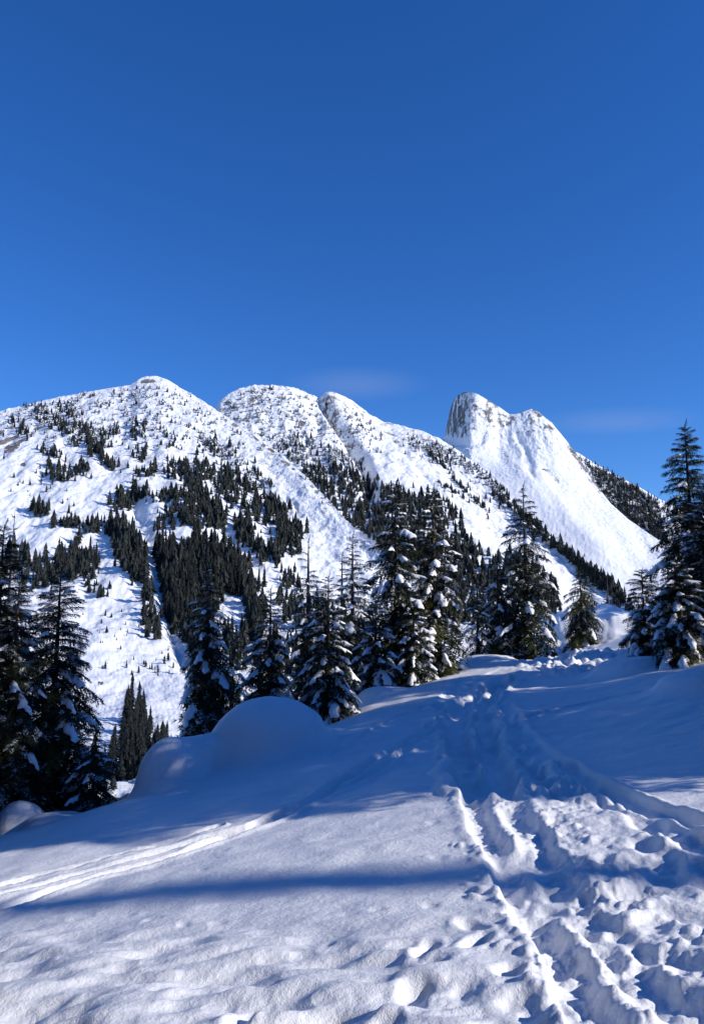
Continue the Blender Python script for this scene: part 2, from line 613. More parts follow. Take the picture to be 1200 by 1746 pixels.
groove([(850, 1345), (840, 1290), (825, 1240), (822, 1200), (870, 1160)], 0.18, 0.20, 0.06, 0.4, 7)
# --- ski tracks at the left, running up to the trail
groove([(-60, 1540), (100, 1497), (200, 1472), (300, 1446), (365, 1427), (430, 1410), (520, 1372), (600, 1322), (700, 1262), (765, 1215), (800, 1180)], 0.11, 0.085, 0.03, 0.12, 11)
groove([(-60, 1570), (100, 1516), (200, 1487), (300, 1458), (380, 1430), (450, 1404), (545, 1366), (630, 1318), (720, 1262), (775, 1222)], 0.10, 0.075, 0.025, 0.12, 12)
groove([(-60, 1524), (60, 1490), (150, 1470), (250, 1447), (330, 1425), (372, 1412)], 0.07, 0.05, 0.02, 0.3, 13)
groove([(560, 1290), (650, 1235), (720, 1205), (800, 1190)], 0.08, 0.05, 0.02, 0.2, 14)
groove([(860, 1240), (930, 1215), (1010, 1195), (1090, 1180)], 0.12, 0.05, 0.03, 0.2, 15)


LOW = np.zeros_like(gz)      # deepest print at each vertex
HIGH = np.zeros_like(gz)     # highest lump at each vertex


def dent(px, py, length, width, depth, ang, rim=0.25):
    x, y, z = hit_ground([px], [py])
    x = float(x[0]); y = float(y[0])
    R = max(length, width) * 1.4
    m = near & (np.abs(GX - x) < R) & (np.abs(GY - y) < R)
    if not m.any():
        return
    c, s = math.cos(ang), math.sin(ang)
    dx = GX[m] - x; dy = GY[m] - y
    a = (dx * c + dy * s) / (length / 2); b = (-dx * s + dy * c) / (width / 2)
    q = np.sqrt(a * a + b * b) * (1 + 0.3 * noise(GX[m] * 7, GY[m] * 7, 91) + 0.12 * noise(GX[m] * 19, GY[m] * 19, 93))
    if depth > 0:
        LOW[m] = np.minimum(LOW[m], -depth * sstep(1.0, 0.4, q))
        HIGH[m] = np.maximum(HIGH[m], rim * depth * np.exp(-((q - 1.25) / 0.3) ** 2))
    else:
        HIGH[m] = np.maximum(HIGH[m], -depth * sstep(1.15, 0.1, q))


# small animal prints scattered over the smooth snow
for (px, py) in [(85, 1547), (130, 1568), (150, 1562), (205, 1560), (222, 1557), (255, 1570), (268, 1566), (313, 1578), (345, 1487), (380, 1450),
                 (372, 1574), (40, 1588), (58, 1582), (600, 1560), (620, 1556), (740, 1402), (745, 1460), (820, 1524), (800, 1522), (640, 1555),
                 (1065, 1345), (1090, 1370), (1155, 1382), (1050, 1372), (735, 1545), (700, 1700), (560, 1610), (1150, 1300), (950, 1290), (990, 1260),
                 (200, 1345), (175, 1410), (540, 1345)]:
    dent(px, py, rng.uniform(0.10, 0.17), 0.07, rng.uniform(0.025, 0.05), rng.uniform(-0.6, 0.6))
# boot prints along the bottom and beside the trail
for k in range(20):
    px = rng.uniform(280, 980); py = rng.uniform(1685, 1760)
    dent(px, py, rng.uniform(0.20, 0.30), rng.uniform(0.10, 0.15), rng.uniform(0.03, 0.07), rng.uniform(0.2, 1.4), 0.3)
for (px, py) in [(725, 1625), (735, 1650), (805, 1580), (812, 1610), (870, 1655)]:
    dent(px, py, rng.uniform(0.16, 0.28), 0.12, rng.uniform(0.05, 0.09), rng.uniform(0.3, 2.4), 0.3)
# holes and blocks in the broken trail
for k in range(190):
    py = 1345 + 400 * rng.random() ** 1.2
    l = np.interp(py, LBp[:, 0], LBp[:, 1]); r_ = min(np.interp(py, RBp[:, 0], RBp[:, 1]), 1230)
    px = l + 20 + (r_ - l - 10) * rng.random()
    ang = rng.gauss(1.9, 0.5)
    if rng.random() < 0.5:
        dent(px, py, rng.uniform(0.2, 0.42), rng.uniform(0.11, 0.19), rng.uniform(0.03, 0.10), ang, 0.3)
    else:
        dent(px, py, rng.uniform(0.16, 0.45), rng.uniform(0.12, 0.24), -rng.uniform(0.02, 0.06), ang, 0.0)
for k in range(170):
    py = rng.uniform(1150, 1350)
    l = np.interp(py, LBp[:, 0], LBp[:, 1]); r_ = np.interp(py, RBp[:, 0], RBp[:, 1])
    dent(l + (r_ - l) * rng.random(), py, rng.uniform(0.3, 0.7), rng.uniform(0.14, 0.28), rng.uniform(0.08, 0.24), rng.gauss(1.7, 0.5), 0.5)
# broken steps lit at their lips
for (px, py, w) in [(800, 1285, 0.5), (860, 1290, 0.4), (790, 1205, 0.8), (830, 1180, 0.7), (900, 1345, 0.5), (700, 1362, 0.5), (820, 1362, 0.5)]:
    dent(px, py, w, 0.2, -0.08, rng.uniform(-0.2, 0.2), 0.0)
# crumbs of broken snow at the hillock foot and along the trail
mc = near * np.exp(-((PX - 965) / 70) ** 2 - ((PY - 1136) / 13) ** 2)
d += mc * 0.30 * np.abs(fbm(GX * 2.2, GY * 1.6, 3, 101))
mc2 = near * np.exp(-((PX - 1010) / 60) ** 2 - ((PY - 1118) / 9) ** 2)
d += mc2 * 0.25 * np.abs(fbm(GX * 1.8, GY * 1.4, 3, 102))
mh = near * sstep(26, 29, GY) * sstep(38, 33, GY)
d += mh * 0.20 * fbm(GX * 0.8, GY * 0.8, 4, 111)



def blur2(a, s):
    r = int(s * 2.5) + 1
    k = np.exp(-0.5 * (np.arange(-r, r + 1) / s) ** 2); k /= k.sum()
    o = sum(k[i] * np.roll(a, i - r, 1) for i in range(2 * r + 1))
    return sum(k[i] * np.roll(o, i - r, 0) for i in range(2 * r + 1))


crumb = blur2(0.5 * LOW + 0.5 * HIGH, 1.5)
flat = 0.35 + 0.65 * sstep(-0.25, 0.35, noise(GX * 1.1 + 3, GY * 0.9, 128))
d = d * (1 - tm) + blur2(d, 2.2) * np.where(PY > 1360, 0.66, 1.15) * tm + crumb * (1 - tm + np.where(PY > 1360, 0.85 * flat, 1.5) * tm)
LOW[:] = 0; HIGH[:] = 0
for k in range(620):      # clods and crumbs thrown up along the trail
    py = 1350 + 400 * rng.random()
    l = np.interp(py, LBp[:, 0], LBp[:, 1]); r_ = min(np.interp(py, RBp[:, 0], RBp[:, 1]), 1230)
    px = l + (r_ - l) * rng.random() if rng.random() < 0.7 else l + rng.gauss(5, 22)
    w = rng.uniform(0.03, 0.085)
    dent(px, py, w * rng.uniform(1, 1.7), w, -w * rng.uniform(0.2, 0.38), rng.uniform(0, 3.1), 0.0)
d = d + blur2(HIGH, 0.7)
lim_up = 0.06
lim_dn = 0.10 + (0.05 + 0.08 * sstep(1360, 1320, PY)) * tm
d = np.where(GY < 16, np.where(d > 0, lim_up * np.tanh(d / lim_up), lim_dn * np.tanh(d / lim_dn)), d)
d += tm * 0.011 * fbm(GX * 11, GY * 11, 4, 121, 0.62) * far_f * (0.4 + 0.9 * sstep(-0.1, 0.5, noise(GX * 1.7, GY * 1.7, 125)))
d += (0.004 * fbm(GX * 3.2, GY * 4.5, 3, 131) + 0.016 * fbm(GX * 0.8, GY * 0.9, 3, 133) * sstep(7, 10, GY)) * near
gz = gz + d * (R_ < 60)
gz += np.where(R_ > 60, 2.0 * fbm(GX * 0.02, GY * 0.02, 3, 7), 0)
ground = link('ground', grid_mesh('ground', GX, GY, gz, wrap=True), M_SNOW)
tag(ground, 'open snow slope with a trampled trail, ski tracks and rounded mounds', 'ground', kind='structure')


# ------------------------------------------------------------------ mountains
def row(pts, xs, s, ysm=8):
    p = np.array(pts, float)
    py = np.interp(xs, p[:, 0], p[:, 1]); Y = np.interp(xs, p[:, 0], p[:, 2])
    return smooth1(py, s), smooth1(Y, ysm if s < 10 else max(ysm, 4) * 3)


class Mountain:
    pass


def build_mountain(label, px0, px1, ncol, rows, vrows, crest_s, noise_fn, rock_fn, ysm=8, back=((40, -14), (120, -70), (400, -330))):
    """rows run from the foot to the crest; vrows = subdivisions between consecutive rows."""
    step = 1.0
    xs1 = np.arange(px0, px1 + step, step)
    P = []
    for k, r in enumerate(rows):
        s = crest_s if k >= len(rows) - (2 if ysm < 5 else 1) else 14
        P.append(row(r, xs1, s if k == len(rows) - 1 else max(s, 4), ysm))
    xs = np.linspace(px0, px1, ncol)
    PYr = np.array([np.interp(xs, xs1, p[0]) for p in P])
    Yr = np.array([np.interp(xs, xs1, p[1]) for p in P])
    Xr, _, Zr = at(xs[None, :], PYr, Yr)
    K = len(rows)
    vs = []
    for k in range(K - 1):
        n = vrows[k]
        vs.append(k + np.arange(n) / n)
    vs = np.concatenate(vs + [[K - 1.0]])

    def cubic(V):
        # monotone (limited) hermite along the rows
        dlt = V[1:] - V[:-1]
        m = np.zeros_like(V)
        m[0] = dlt[0]; m[-1] = dlt[-1]
        prod = dlt[:-1] * dlt[1:]
        m[1:-1] = np.where(prod > 0, 2 * prod / (dlt[:-1] + dlt[1:] + 1e-9), 0)
        k = np.clip(np.floor(vs).astype(int), 0, K - 2)
        t = (vs - k)[:, None]
        h00 = 2 * t ** 3 - 3 * t ** 2 + 1; h10 = t ** 3 - 2 * t ** 2 + t
        h01 = -2 * t ** 3 + 3 * t ** 2; h11 = t ** 3 - t ** 2
        return h00 * V[k] + h10 * m[k] + h01 * V[k + 1] + h11 * m[k + 1]
    X = cubic(Xr); Y = cubic(Yr); Z = cubic(Zr)
    V = np.repeat((vs / (K - 1))[:, None], ncol, 1)
    Q = np.repeat(xs[None, :], len(vs), 0)
    ppx, ppy = project(X, Y, Z)
    Z = Z + noise_fn(X, Y, V, ppx, ppy)
    ppx, ppy = project(X, Y, Z)
    gy = np.gradient(Z, axis=0) / (np.hypot(np.gradient(X, axis=0), np.gradient(Y, axis=0)) + 1e-6)
    rock = rock_fn(X, Y, Z, V, ppx, ppy, np.abs(gy))
    bx, by, bz, br = [X], [Y], [Z], [rock]
    for (dy, dz) in back:
        L = np.hypot(X[-1], Y[-1])
        k = (L + dy) / L
        bx.append((X[-1] * k)[None]); by.append((Y[-1] * k)[None]); bz.append((Z[-1] + dz)[None]); br.append(rock[-1][None])
    FX = np.concatenate(bx); FY = np.concatenate(by); FZ = np.concatenate(bz); FR = np.concatenate(br)
    o = link('mountain', grid_mesh('mountain', FX.T, FY.T, FZ.T, {'rock': FR.T}), M_MT)
    tag(o, label, 'mountain', kind='structure')
    mt = Mountain()
    mt.X, mt.Y, mt.Z, mt.px, mt.py, mt.xs, mt.o = X, Y, Z, ppx, ppy, xs, o
    return mt


def mt_point(mt, px, py):
    """First point of the mountain's face met by the sight line of a pixel, going up the face."""
    j = int(round((px - mt.xs[0]) / (mt.xs[-1] - mt.xs[0]) * (len(mt.xs) - 1)))
    if j < 0 or j >= len(mt.xs):
        return None
    col = mt.py[:, j]
    below = np.nonzero(col <= py)[0]
    if len(below) == 0 or below[0] == 0:
        return None
    i = below[0]
    t = (col[i - 1] - py) / (col[i - 1] - col[i] + 1e-9)
    return (mt.X[i - 1, j] * (1 - t) + mt.X[i, j] * t, mt.Y[i - 1, j] * (1 - t) + mt.Y[i, j] * t, mt.Z[i - 1, j] * (1 - t) + mt.Z[i, j] * t)


def ell(px, py, cx, cy, rx, ry, rot):
    c, s = math.cos(rot), math.sin(rot)
    a = ((px - cx) * c + (py - cy) * s) / rx
    b = (-(px - cx) * s + (py - cy) * c) / ry
    return np.clip(1.3 - (a * a + b * b), 0, 1)


def seg_px(px, py, pts, w):
    D = np.full(px.shape, 1e3)
    for (x0, y0), (x1, y1) in zip(pts[:-1], pts[1:]):
        L2 = (x1 - x0) ** 2 + (y1 - y0) ** 2
        t = np.clip(((px - x0) * (x1 - x0) + (py - y0) * (y1 - y0)) / L2, 0, 1)
        D = np.minimum(D, np.hypot(px - x0 - t * (x1 - x0), py - y0 - t * (y1 - y0)))
    return np.exp(-(D / w) ** 2)


# --- A: the near mountain at the left
A_rows = [
    [(-160, 1360, 150), (330, 1350, 165), (450, 1330, 230), (620, 1250, 420), (740, 1150, 620)],
    [(-160, 1215, 330), (330, 1200, 340), (450, 1190, 400), (620, 1160, 520), (740, 1110, 640)],
    [(-160, 1090, 500), (330, 1085, 520), (450, 1090, 540), (620, 1090, 590), (740, 1075, 660)],
    [(-160, 960, 690), (100, 955, 700), (330, 960, 700), (450, 990, 680), (540, 1010, 680), (620, 1030, 670), (740, 1045, 680)],
    [(-160, 860, 830), (100, 850, 840), (330, 850, 840), (430, 880, 820), (500, 915, 790), (560, 950, 760), (620, 985, 720), (740, 1020, 700)],
    [(-160, 795, 940), (0, 770, 960), (100, 760, 970), (265, 750, 985), (330, 768, 970), (420, 812, 930), (500, 860, 880), (560, 908, 820), (620, 958, 760), (740, 1005, 715)],
    [(-160, 745, 1060), (-100, 733, 1070), (0, 701, 1100), (40, 691, 1110), (80, 681, 1120), (150, 668, 1140), (222, 656, 1150), (236, 646, 1155), (252, 641, 1160),
     (268, 641, 1160), (285, 647, 1155), (300, 656, 1150), (330, 674, 1130), (365, 696, 1100), (420, 733, 1050), (480, 775, 990), (520, 812, 940), (560, 852, 880),
     (600, 898, 820), (650, 950, 760), (740, 1000, 720)]]


def A_noise(X, Y, V, px, py):
    edge = sstep(1.0, 0.9, V)
    spur = 9 * fbm(X / 130, Y / 260, 3, 201)
    rib = 5 * (np.abs(noise((X + 0.35 * Y) / 42, Y / 150, 205)) - 0.3)
    n = spur * edge + rib * edge + (2.2 * fbm(X / 22, Y / 30, 3, 210)) * (0.35 + 0.65 * edge) + 0.7 * fbm(X / 6, Y / 7, 2, 216)
    n *= 0.35 + 0.65 * sstep(0.05, 0.4, V)
    n += 0.5 * fbm((X - 0.2 * Y) / 3.0, Y / 16, 3, 217, 0.6) * sstep(0.75, 0.45, V)
    n -= 6 * seg_px(px + 6 * noise(px / 30, py / 30, 2), py, [(228, 850), (236, 890), (262, 945), (272, 1000), (292, 1060), (320, 1130)], 12)
    n += 4 * seg_px(px, py, [(258, 850), (275, 880)], 10)
    n -= 4 * seg_px(px, py, [(290, 790), (345, 855), (395, 910), (440, 965), (480, 1000)], 8)
    n += 7 * seg_px(px, py, [(245, 650), (270, 645)], 8) * edge
    n -= 3 * seg_px(px, py, [(488, 846), (492, 854), (502, 858)], 3)
    n -= 3 * seg_px(px, py, [(504, 862), (507, 874), (514, 878)], 3)
    return n


def A_rock(X, Y, Z, V, px, py, sl):
    r = 0.27 + 0.10 * sstep(0.7, 1.1, sl) + 0.09 * sstep(0.8, 0.97, V) + 0.12 * noise(X / 30, Y / 30, 220)
    r *= 0.55 + 0.45 * sstep(0.45, 0.85, V)
    for e in [(10, 752, 15, 4.5, -0.35), (20, 764, 17, 7, -0.45), (28, 745, 10, 3, -0.4), (66, 730, 9, 2.5, -0.2), (40, 792, 5, 3.5, 0), (178, 688, 5, 1.8, 0), (205, 676, 3, 1.5, 0),
              (252, 650, 14, 3.5, -0.05), (178, 688, 6, 2, 0), (172, 1165, 6, 4, 0), (35, 753, 10, 3, -0.5)]:
        r = r + (0.55 + 0.5 * noise(px / 4, py / 2.5, 224)) * ell(px, py, *e)
    r += (0.16 + 0.25 * noise(px / 9, py / 9, 223)) * seg_px(px + 4 * noise(px / 20, py / 20, 3), py, [(386, 716), (420, 735), (470, 772), (510, 808), (560, 860)], 3)
    return r


MA = build_mountain('broad snow mountain with scattered dark conifers and a rounded summit', -160, 740, 520, A_rows, [40, 50, 60, 70, 70, 80], 1.5, A_noise, A_rock)

# --- B: the second mountain, double domed, with its long spur
B_rows = [
    [(280, 1200, 620), (500, 1190, 640), (700, 1150, 680), (900, 1110, 760), (1150, 1085, 840)],
    [(280, 1000, 880), (500, 1010, 860), (700, 1020, 850), (820, 1030, 850), (900, 1045, 860), (1000, 1055, 870), (1150, 1070, 880)],
    [(280, 880, 1080), (500, 890, 1050), (640, 900, 1020), (760, 920, 1000), (850, 950, 980), (900, 975, 950), (1000, 1020, 930), (1150, 1062, 910)],
    [(280, 800, 1250), (500, 780, 1270), (600, 795, 1270), (680, 810, 1250), (760, 835, 1220), (850, 890, 1130), (900, 925, 1060), (1000, 990, 980), (1150, 1056, 930)],
    [(280, 742, 1400), (340, 715, 1420), (365, 698, 1430), (378, 681, 1440), (392, 670, 1450), (410, 662, 1455), (430, 658, 1460), (460, 656, 1465), (490, 659, 1470), (515, 665, 1480),
     (535, 674, 1490), (546, 679, 1500), (551, 671, 1480), (560, 668, 1480), (575, 671, 1480), (595, 680, 1490), (612, 692, 1500), (630, 706, 1500), (655, 719, 1500), (690, 727, 1480),
     (720, 735, 1460), (745, 746, 1440), (770, 760, 1420), (800, 783, 1380), (830, 806, 1340), (860, 836, 1280), (880, 862, 1220), (905, 888, 1150), (950, 926, 1080), (1000, 966, 1010),
     (1060, 1010, 960), (1150, 1050, 940)]]


def B_noise(X, Y, V, px, py):
    edge = sstep(1.0, 0.88, V)
    n = 12 * fbm(X / 150, Y / 300, 3, 301) * edge + 6 * (np.abs(noise((X + 0.4 * Y) / 50, Y / 200, 305)) - 0.3) * edge
    n += 3.0 * fbm(X / 22, Y / 30, 3, 310) * (0.5 + 0.5 * edge) + 1.0 * fbm(X / 7, Y / 8, 2, 316)
    n *= 0.4 + 0.6 * sstep(0.1, 0.5, V)
    n -= 30 * seg_px(px, py, [(549, 680), (572, 715), (595, 750), (625, 800), (632, 840)], 9) * sstep(1.0, 0.96, V)
    return n


def B_rock(X, Y, Z, V, px, py, sl):
    r = 0.27 + 0.10 * sstep(0.8, 1.4, sl) + 0.14 * sstep(0.75, 0.9, V) + 0.12 * noise(X / 25, Y / 25, 320)
    r -= 0.25 * sstep(0.72, 0.55, V)
    return r


MB_ = build_mountain('double domed snow mountain with a long wooded spur behind the broad one', 280, 1150, 460, B_rows, [20, 50, 60, 80], 1.3, B_noise, B_rock)

# --- C: the pointed peak with a cliff on its left side
C_rows = [
    [(680, 1040, 1350), (900, 1060, 1250), (1250, 1080, 1150)],
    [(680, 930, 1600), (760, 920, 1600), (900, 935, 1520), (1000, 985, 1380), (1100, 1000, 1330), (1250, 1020, 1250)],
    [(680, 860, 1750), (757, 835, 1780), (800, 825, 1740), (850, 825, 1720), (905, 815, 1720), (960, 840, 1660), (1040, 905, 1560), (1100, 955, 1470), (1250, 990, 1360)],
    [(680, 815, 1880), (740, 778, 1930), (756, 760, 2030), (785, 750, 1890), (800, 752, 1850), (825, 756, 1850), (850, 765, 1860), (905, 755, 1850), (950, 780, 1800), (985, 818, 1740), (1040, 880, 1630), (1100, 925, 1540), (1250, 970, 1420)],
    [(680, 800, 1900), (735, 764, 1960), (755, 749, 2080), (758, 742, 2080), (762, 722, 2070), (767, 700, 2050), (772, 683, 2030), (779, 675, 2000), (790, 669, 1960), (800, 668, 1925), (812, 671, 1915),
     (830, 681, 1920), (850, 694, 1930), (868, 706, 1930), (878, 706, 1920), (892, 702, 1920), (905, 697, 1920), (918, 703, 1915), (940, 721, 1900), (960, 745, 1880), (975, 764, 1860), (985, 778, 1840),
     (1000, 800, 1800), (1020, 832, 1750), (1040, 858, 1700), (1070, 885, 1640), (1100, 906, 1580), (1130, 926, 1540), (1250, 962, 1440)]]


def C_noise(X, Y, V, px, py):
    edge = sstep(1.0, 0.92, V)
    n = 9 * fbm(X / 120, Y / 260, 3, 401) * edge
    n += 3.6 * fbm(X / 20, Y / 34, 4, 410, 0.6) * (0.35 + 0.65 * edge) * (0.12 + 0.88 * sstep(800, 730, py)) + 0.8 * fbm(X / 7, Y / 8, 2, 416)
    n -= 6 * seg_px(px + 5 * noise(px / 14, py / 14, 441), py, [(884, 742), (893, 760), (900, 790), (906, 812)], 7) * edge
    n += 4.0 * noise(px / 22, py / 6, 443) * sstep(790, 720, py) * edge
    n += 2 * seg_px(px + 5 * noise(px / 14, py / 14, 442), py, [(905, 705), (908, 740), (915, 790), (930, 830)], 8) * edge
    n += 3 * seg_px(px + 5 * noise(px / 14, py / 14, 442), py, [(845, 705), (870, 740), (890, 775)], 6) * edge
    n -= 12 * seg_px(px, py, [(775, 752), (800, 748), (820, 738)], 8)
    return n


def C_rock(X, Y, Z, V, px, py, sl):
    top = sstep(775, 715, py)
    r = 0.27 + 0.21 * top + 0.14 * noise(X / 18, Y / 18, 420) * (0.3 + 0.7 * top) - 0.12 * sstep(760, 860, py)
    cliff = sstep(806, 782, px) * sstep(756, 735, py)
    r += cliff * (0.12 + 0.30 * noise(px / 2.6, py / 22.0, 425))
    # slabs laid bare along the right edge
    e = np.interp(py, [700, 760, 800, 858, 906, 926, 1000], [930, 972, 1000, 1040, 1100, 1130, 1300])
    dd = e - px
    st = noise((px - 0.75 * py) / 4.0, (px + py) / 60.0, 431)
    r += np.exp(-(dd / 9.0) ** 2) * sstep(745, 770, py) * sstep(880, 830, py) * (0.42 + 0.2 * st)
    r += np.exp(-(dd / 55.0) ** 2) * sstep(775, 815, py) * (0.22 * np.clip(st, 0, 1) + 0.06)
    for q in [(923, 766, 8, 3, 0.2), (935, 805, 12, 5, 0.5), (948, 818, 9, 4, 0.7), (925, 800, 6, 2, 0.2), (860, 775, 18, 4, 0.8)]:
        r += 0.24 * ell(px, py, *q)
    return r


MC = build_mountain('steep pointed snow peak with a grey cliff on one side and a smooth flank', 680, 1250, 400, C_rows, [20, 50, 80, 120], 0.8, C_noise, C_rock, ysm=3)

# --- D: the far wooded ridge
D_rows = [
    [(880, 980, 2300), (1300, 1010, 2200)],
    [(880, 870, 2650), (1100, 915, 2600), (1300, 945, 2500)],
    [(880, 810, 2900), (960, 765, 3000), (985, 772, 3000), (1010, 788, 3000), (1050, 811, 2980), (1090, 831, 2950), (1125, 852, 2900), (1180, 872, 2850), (1300, 915, 2700)]]
MD = build_mountain('dark wooded ridge falling away behind the pointed peak', 880, 1300, 160, D_rows, [30, 60], 1.5,
                    lambda X, Y, V, px, py: 10 * fbm(X / 120, Y / 160, 3, 501) * sstep(1.0, 0.9, V),
                    lambda X, Y, Z, V, px, py, sl: 0.30 + 0.2 * noise(X / 60, Y / 60, 520))


# ------------------------------------------------------------------ trees on the mountains
def in_poly(x, y, poly):
    c = False
    j = len(poly) - 1
    for i in range(len(poly)):
        xi, yi = poly[i]; xj, yj = poly[j]
        if (yi > y) != (yj > y) and x < (xj - xi) * (y - yi) / (yj - yi) + xi:
            c = not c
        j = i
    return c


TREES = []   # (x, y, z, height, px height, patch)


def patch(mt, poly, n, h, name=None, frost=0.0, jit=0.48):
    xs = [p[0] for p in poly]; ys = [p[1] for p in poly]
    n = int(n * 1.6)
    k = 0; tries = 0
    while k < n and tries < n * 30:
        tries += 1
        px = rng.uniform(min(xs), max(xs)); py = rng.uniform(min(ys), max(ys))
        if not in_poly(px, py, poly):
            continue
        if rng.random() < 0.3:
            px += rng.gauss(0, 9); py += rng.gauss(0, 7)
        p = mt_point(mt, px, py)
        if p is None:
            continue
        hp = h * (1 + jit * rng.gauss(0, 1) * 0.8)
        hp = max(hp, h * 0.45)
        fr = rng.random() < frost
        TREES.append((p[0], p[1], p[2], hp * p[1] / F, hp, name, fr))
        k += 1


def box(x0, y0, x1, y1):
    return [(x0, y0), (x1, y0), (x1, y1), (x0, y1)]


def strip(pts, w):
    up = [(x - w * 0.4, y - w) for x, y in pts]
    dn = [(x + w * 0.4, y + w) for x, y in pts]
    return up + dn[::-1]


# mountain A, from the summit down
patch(MA, [(0, 705), (80, 686), (225, 662), (300, 664), (365, 702), (450, 765), (420, 790), (300, 765), (150, 760), (0, 745)], 330, 6, None, 0.55)
patch(MA, [(45, 692), (90, 686), (140, 690), (150, 740), (90, 735), (50, 712)], 110, 8, None, 0.15)
patch(MA, [(95, 715), (150, 725), (185, 745), (175, 765), (120, 762)], 70, 10, None, 0.1)
patch(MA, strip([(20, 722), (55, 750), (68, 770), (108, 778)], 6), 34, 10)
patch(MA, strip([(150, 758), (175, 780), (195, 805)], 8), 46, 15)
patch(MA, [(80, 800), (100, 795), (152, 800), (154, 814), (135, 826), (80, 818)], 48, 14)
patch(MA, [(180, 735), (205, 730), (200, 760), (185, 765)], 16, 10)
patch(MA, [(222, 722), (250, 722), (248, 750), (228, 755)], 28, 11, None, 0.2)
patch(MA, [(230, 765), (250, 765), (250, 785), (232, 785)], 16, 11)
patch(MA, [(278, 742), (300, 738), (310, 760), (285, 765)], 18, 9)
patch(MA, box(232, 805, 264, 815), 9, 17)
patch(MA, [(198, 845), (250, 838), (252, 850), (205, 872)], 42, 18)
patch(MA, [(255, 850), (300, 835), (310, 850), (290, 858), (262, 862)], 22, 14)
patch(MA, [(285, 785), (360, 790), (362, 822), (330, 832), (285, 815)], 75, 13)
patch(MA, [(290, 835), (345, 835), (380, 870), (382, 905), (340, 903), (300, 890)], 150, 18)
patch(MA, [(262, 880), (298, 880), (300, 912), (270, 912)], 18, 13)
patch(MA, [(350, 800), (390, 805), (450, 850), (445, 882), (420, 880), (370, 842)], 100, 15)
patch(MA, [(335, 745), (400, 770), (470, 830), (440, 840), (380, 800)], 80, 10, None, 0.3)
patch(MA, [(400, 890), (425, 888), (435, 940), (405, 925)], 44, 20)
patch(MA, [(440, 862), (470, 860), (515, 905), (516, 945), (490, 952), (452, 900)], 100, 19)
patch(MA, [(430, 925), (470, 935), (478, 965), (445, 958)], 34, 20)
patch(MA, [(470, 975), (500, 985), (515, 1010), (480, 1005)], 12, 18)
patch(MA, strip([(520, 800), (545, 835), (575, 870)], 5), 10, 7)
patch(MA, [(145, 895), (200, 895), (205, 915), (150, 908)], 26, 18)
patch(MA, [(192, 905), (222, 900), (252, 965), (255, 1000), (225, 990), (195, 950)], 110, 24, 'the steep grove left of the snow gully')
patch(MA, [(100, 945), (140, 935), (165, 965), (160, 990), (110, 990), (95, 970)], 60, 24, 'the grove low on the slope behind the left firs')
patch(MA, [(45, 960), (100, 965), (100, 1005), (40, 1005)], 30, 24, 'the grove low on the slope behind the left firs')
patch(MA, [(140, 990), (175, 995), (190, 1020), (150, 1015)], 14, 14)
patch(MA, [(90, 890), (138, 890), (138, 902), (92, 902)], 16, 16)
patch(MA, [(52, 870), (85, 872), (84, 884), (58, 882)], 9, 18)
patch(MA, [(0, 960), (30, 950), (50, 970), (0, 990)], 8, 38)
patch(MA, [(262, 945), (285, 932), (300, 945), (345, 922), (375, 938), (410, 962), (440, 1005), (452, 1045), (448, 1090), (422, 1090), (414, 1020), (385, 1012), (370, 1042),
           (345, 1140), (322, 1100), (302, 1092), (285, 1065), (276, 1005)], 520, 29, 'the big dark forest block right of the snow gully')
patch(MA, [(346, 1090), (420, 1080), (470, 1100), (560, 1100), (640, 1100), (640, 1180), (430, 1200), (350, 1200)], 90, 32, 'the wood showing between the middle firs')
patch(MA, [(520, 1010), (560, 1040), (630, 1060), (640, 1095), (540, 1095), (480, 1060), (470, 1030)], 70, 24, 'the wood showing between the middle firs')
patch(MA, [(243, 1010), (260, 1010), (266, 1060), (273, 1092), (258, 1094), (243, 1060)], 26, 26, 'the narrow strip of trees standing in the snow gully')
patch(MA, [(212, 1225), (226, 1222), (262, 1255), (290, 1290), (292, 1330), (200, 1345), (205, 1300)], 46, 54, 'the tall clump on the valley floor beside the mound', 0.0, 0.28)
patch(MA, [(140, 1300), (200, 1290), (215, 1345), (150, 1350)], 12, 48, 'the tall clump on the valley floor beside the mound', 0.0, 0.28)
patch(MA, [(290, 1290), (330, 1270), (335, 1300), (295, 1310)], 4, 26)
patch(MA, [(150, 1050), (240, 1040), (300, 1110), (310, 1150), (180, 1160)], 26, 7)
patch(MA, box(225, 1110, 290, 1150), 6, 13)
patch(MA, [(0, 780), (60, 790), (120, 840), (130, 870), (0, 850)], 16, 9)
# mountain B
patch(MB_, [(368, 705), (400, 675), (460, 662), (540, 682), (600, 700), (660, 735), (640, 780), (560, 780), (440, 745)], 330, 5, None, 0.85)
patch(MB_, [(440, 745), (520, 745), (620, 790), (640, 840), (580, 830), (500, 790)], 150, 9, None, 0.35)
patch(MB_, [(505, 795), (560, 790), (640, 825), (640, 870), (590, 890), (545, 855)], 190, 13)
patch(MB_, [(640, 835), (690, 830), (700, 860), (650, 880)], 60, 13)
patch(MB_, [(730, 845), (760, 850), (790, 910), (820, 950), (700, 950), (640, 930), (590, 890), (650, 860)], 300, 16)
patch(MB_, [(640, 940), (830, 945), (900, 960), (950, 1010), (960, 1070), (640, 1070)], 480, 20)
patch(MB_, strip([(728, 770), (755, 795), (775, 820)], 5), 60, 7)
patch(MB_, strip([(775, 820), (800, 845), (832, 873)], 4), 44, 8)
patch(MB_, strip([(745, 822), (775, 840), (792, 850)], 4), 30, 7)
patch(MB_, [(690, 738), (760, 762), (830, 806), (868, 838), (840, 830), (770, 790), (700, 765)], 200, 5, None, 0.55)
patch(MB_, strip([(840, 812), (862, 836), (880, 855)], 6), 50, 8)
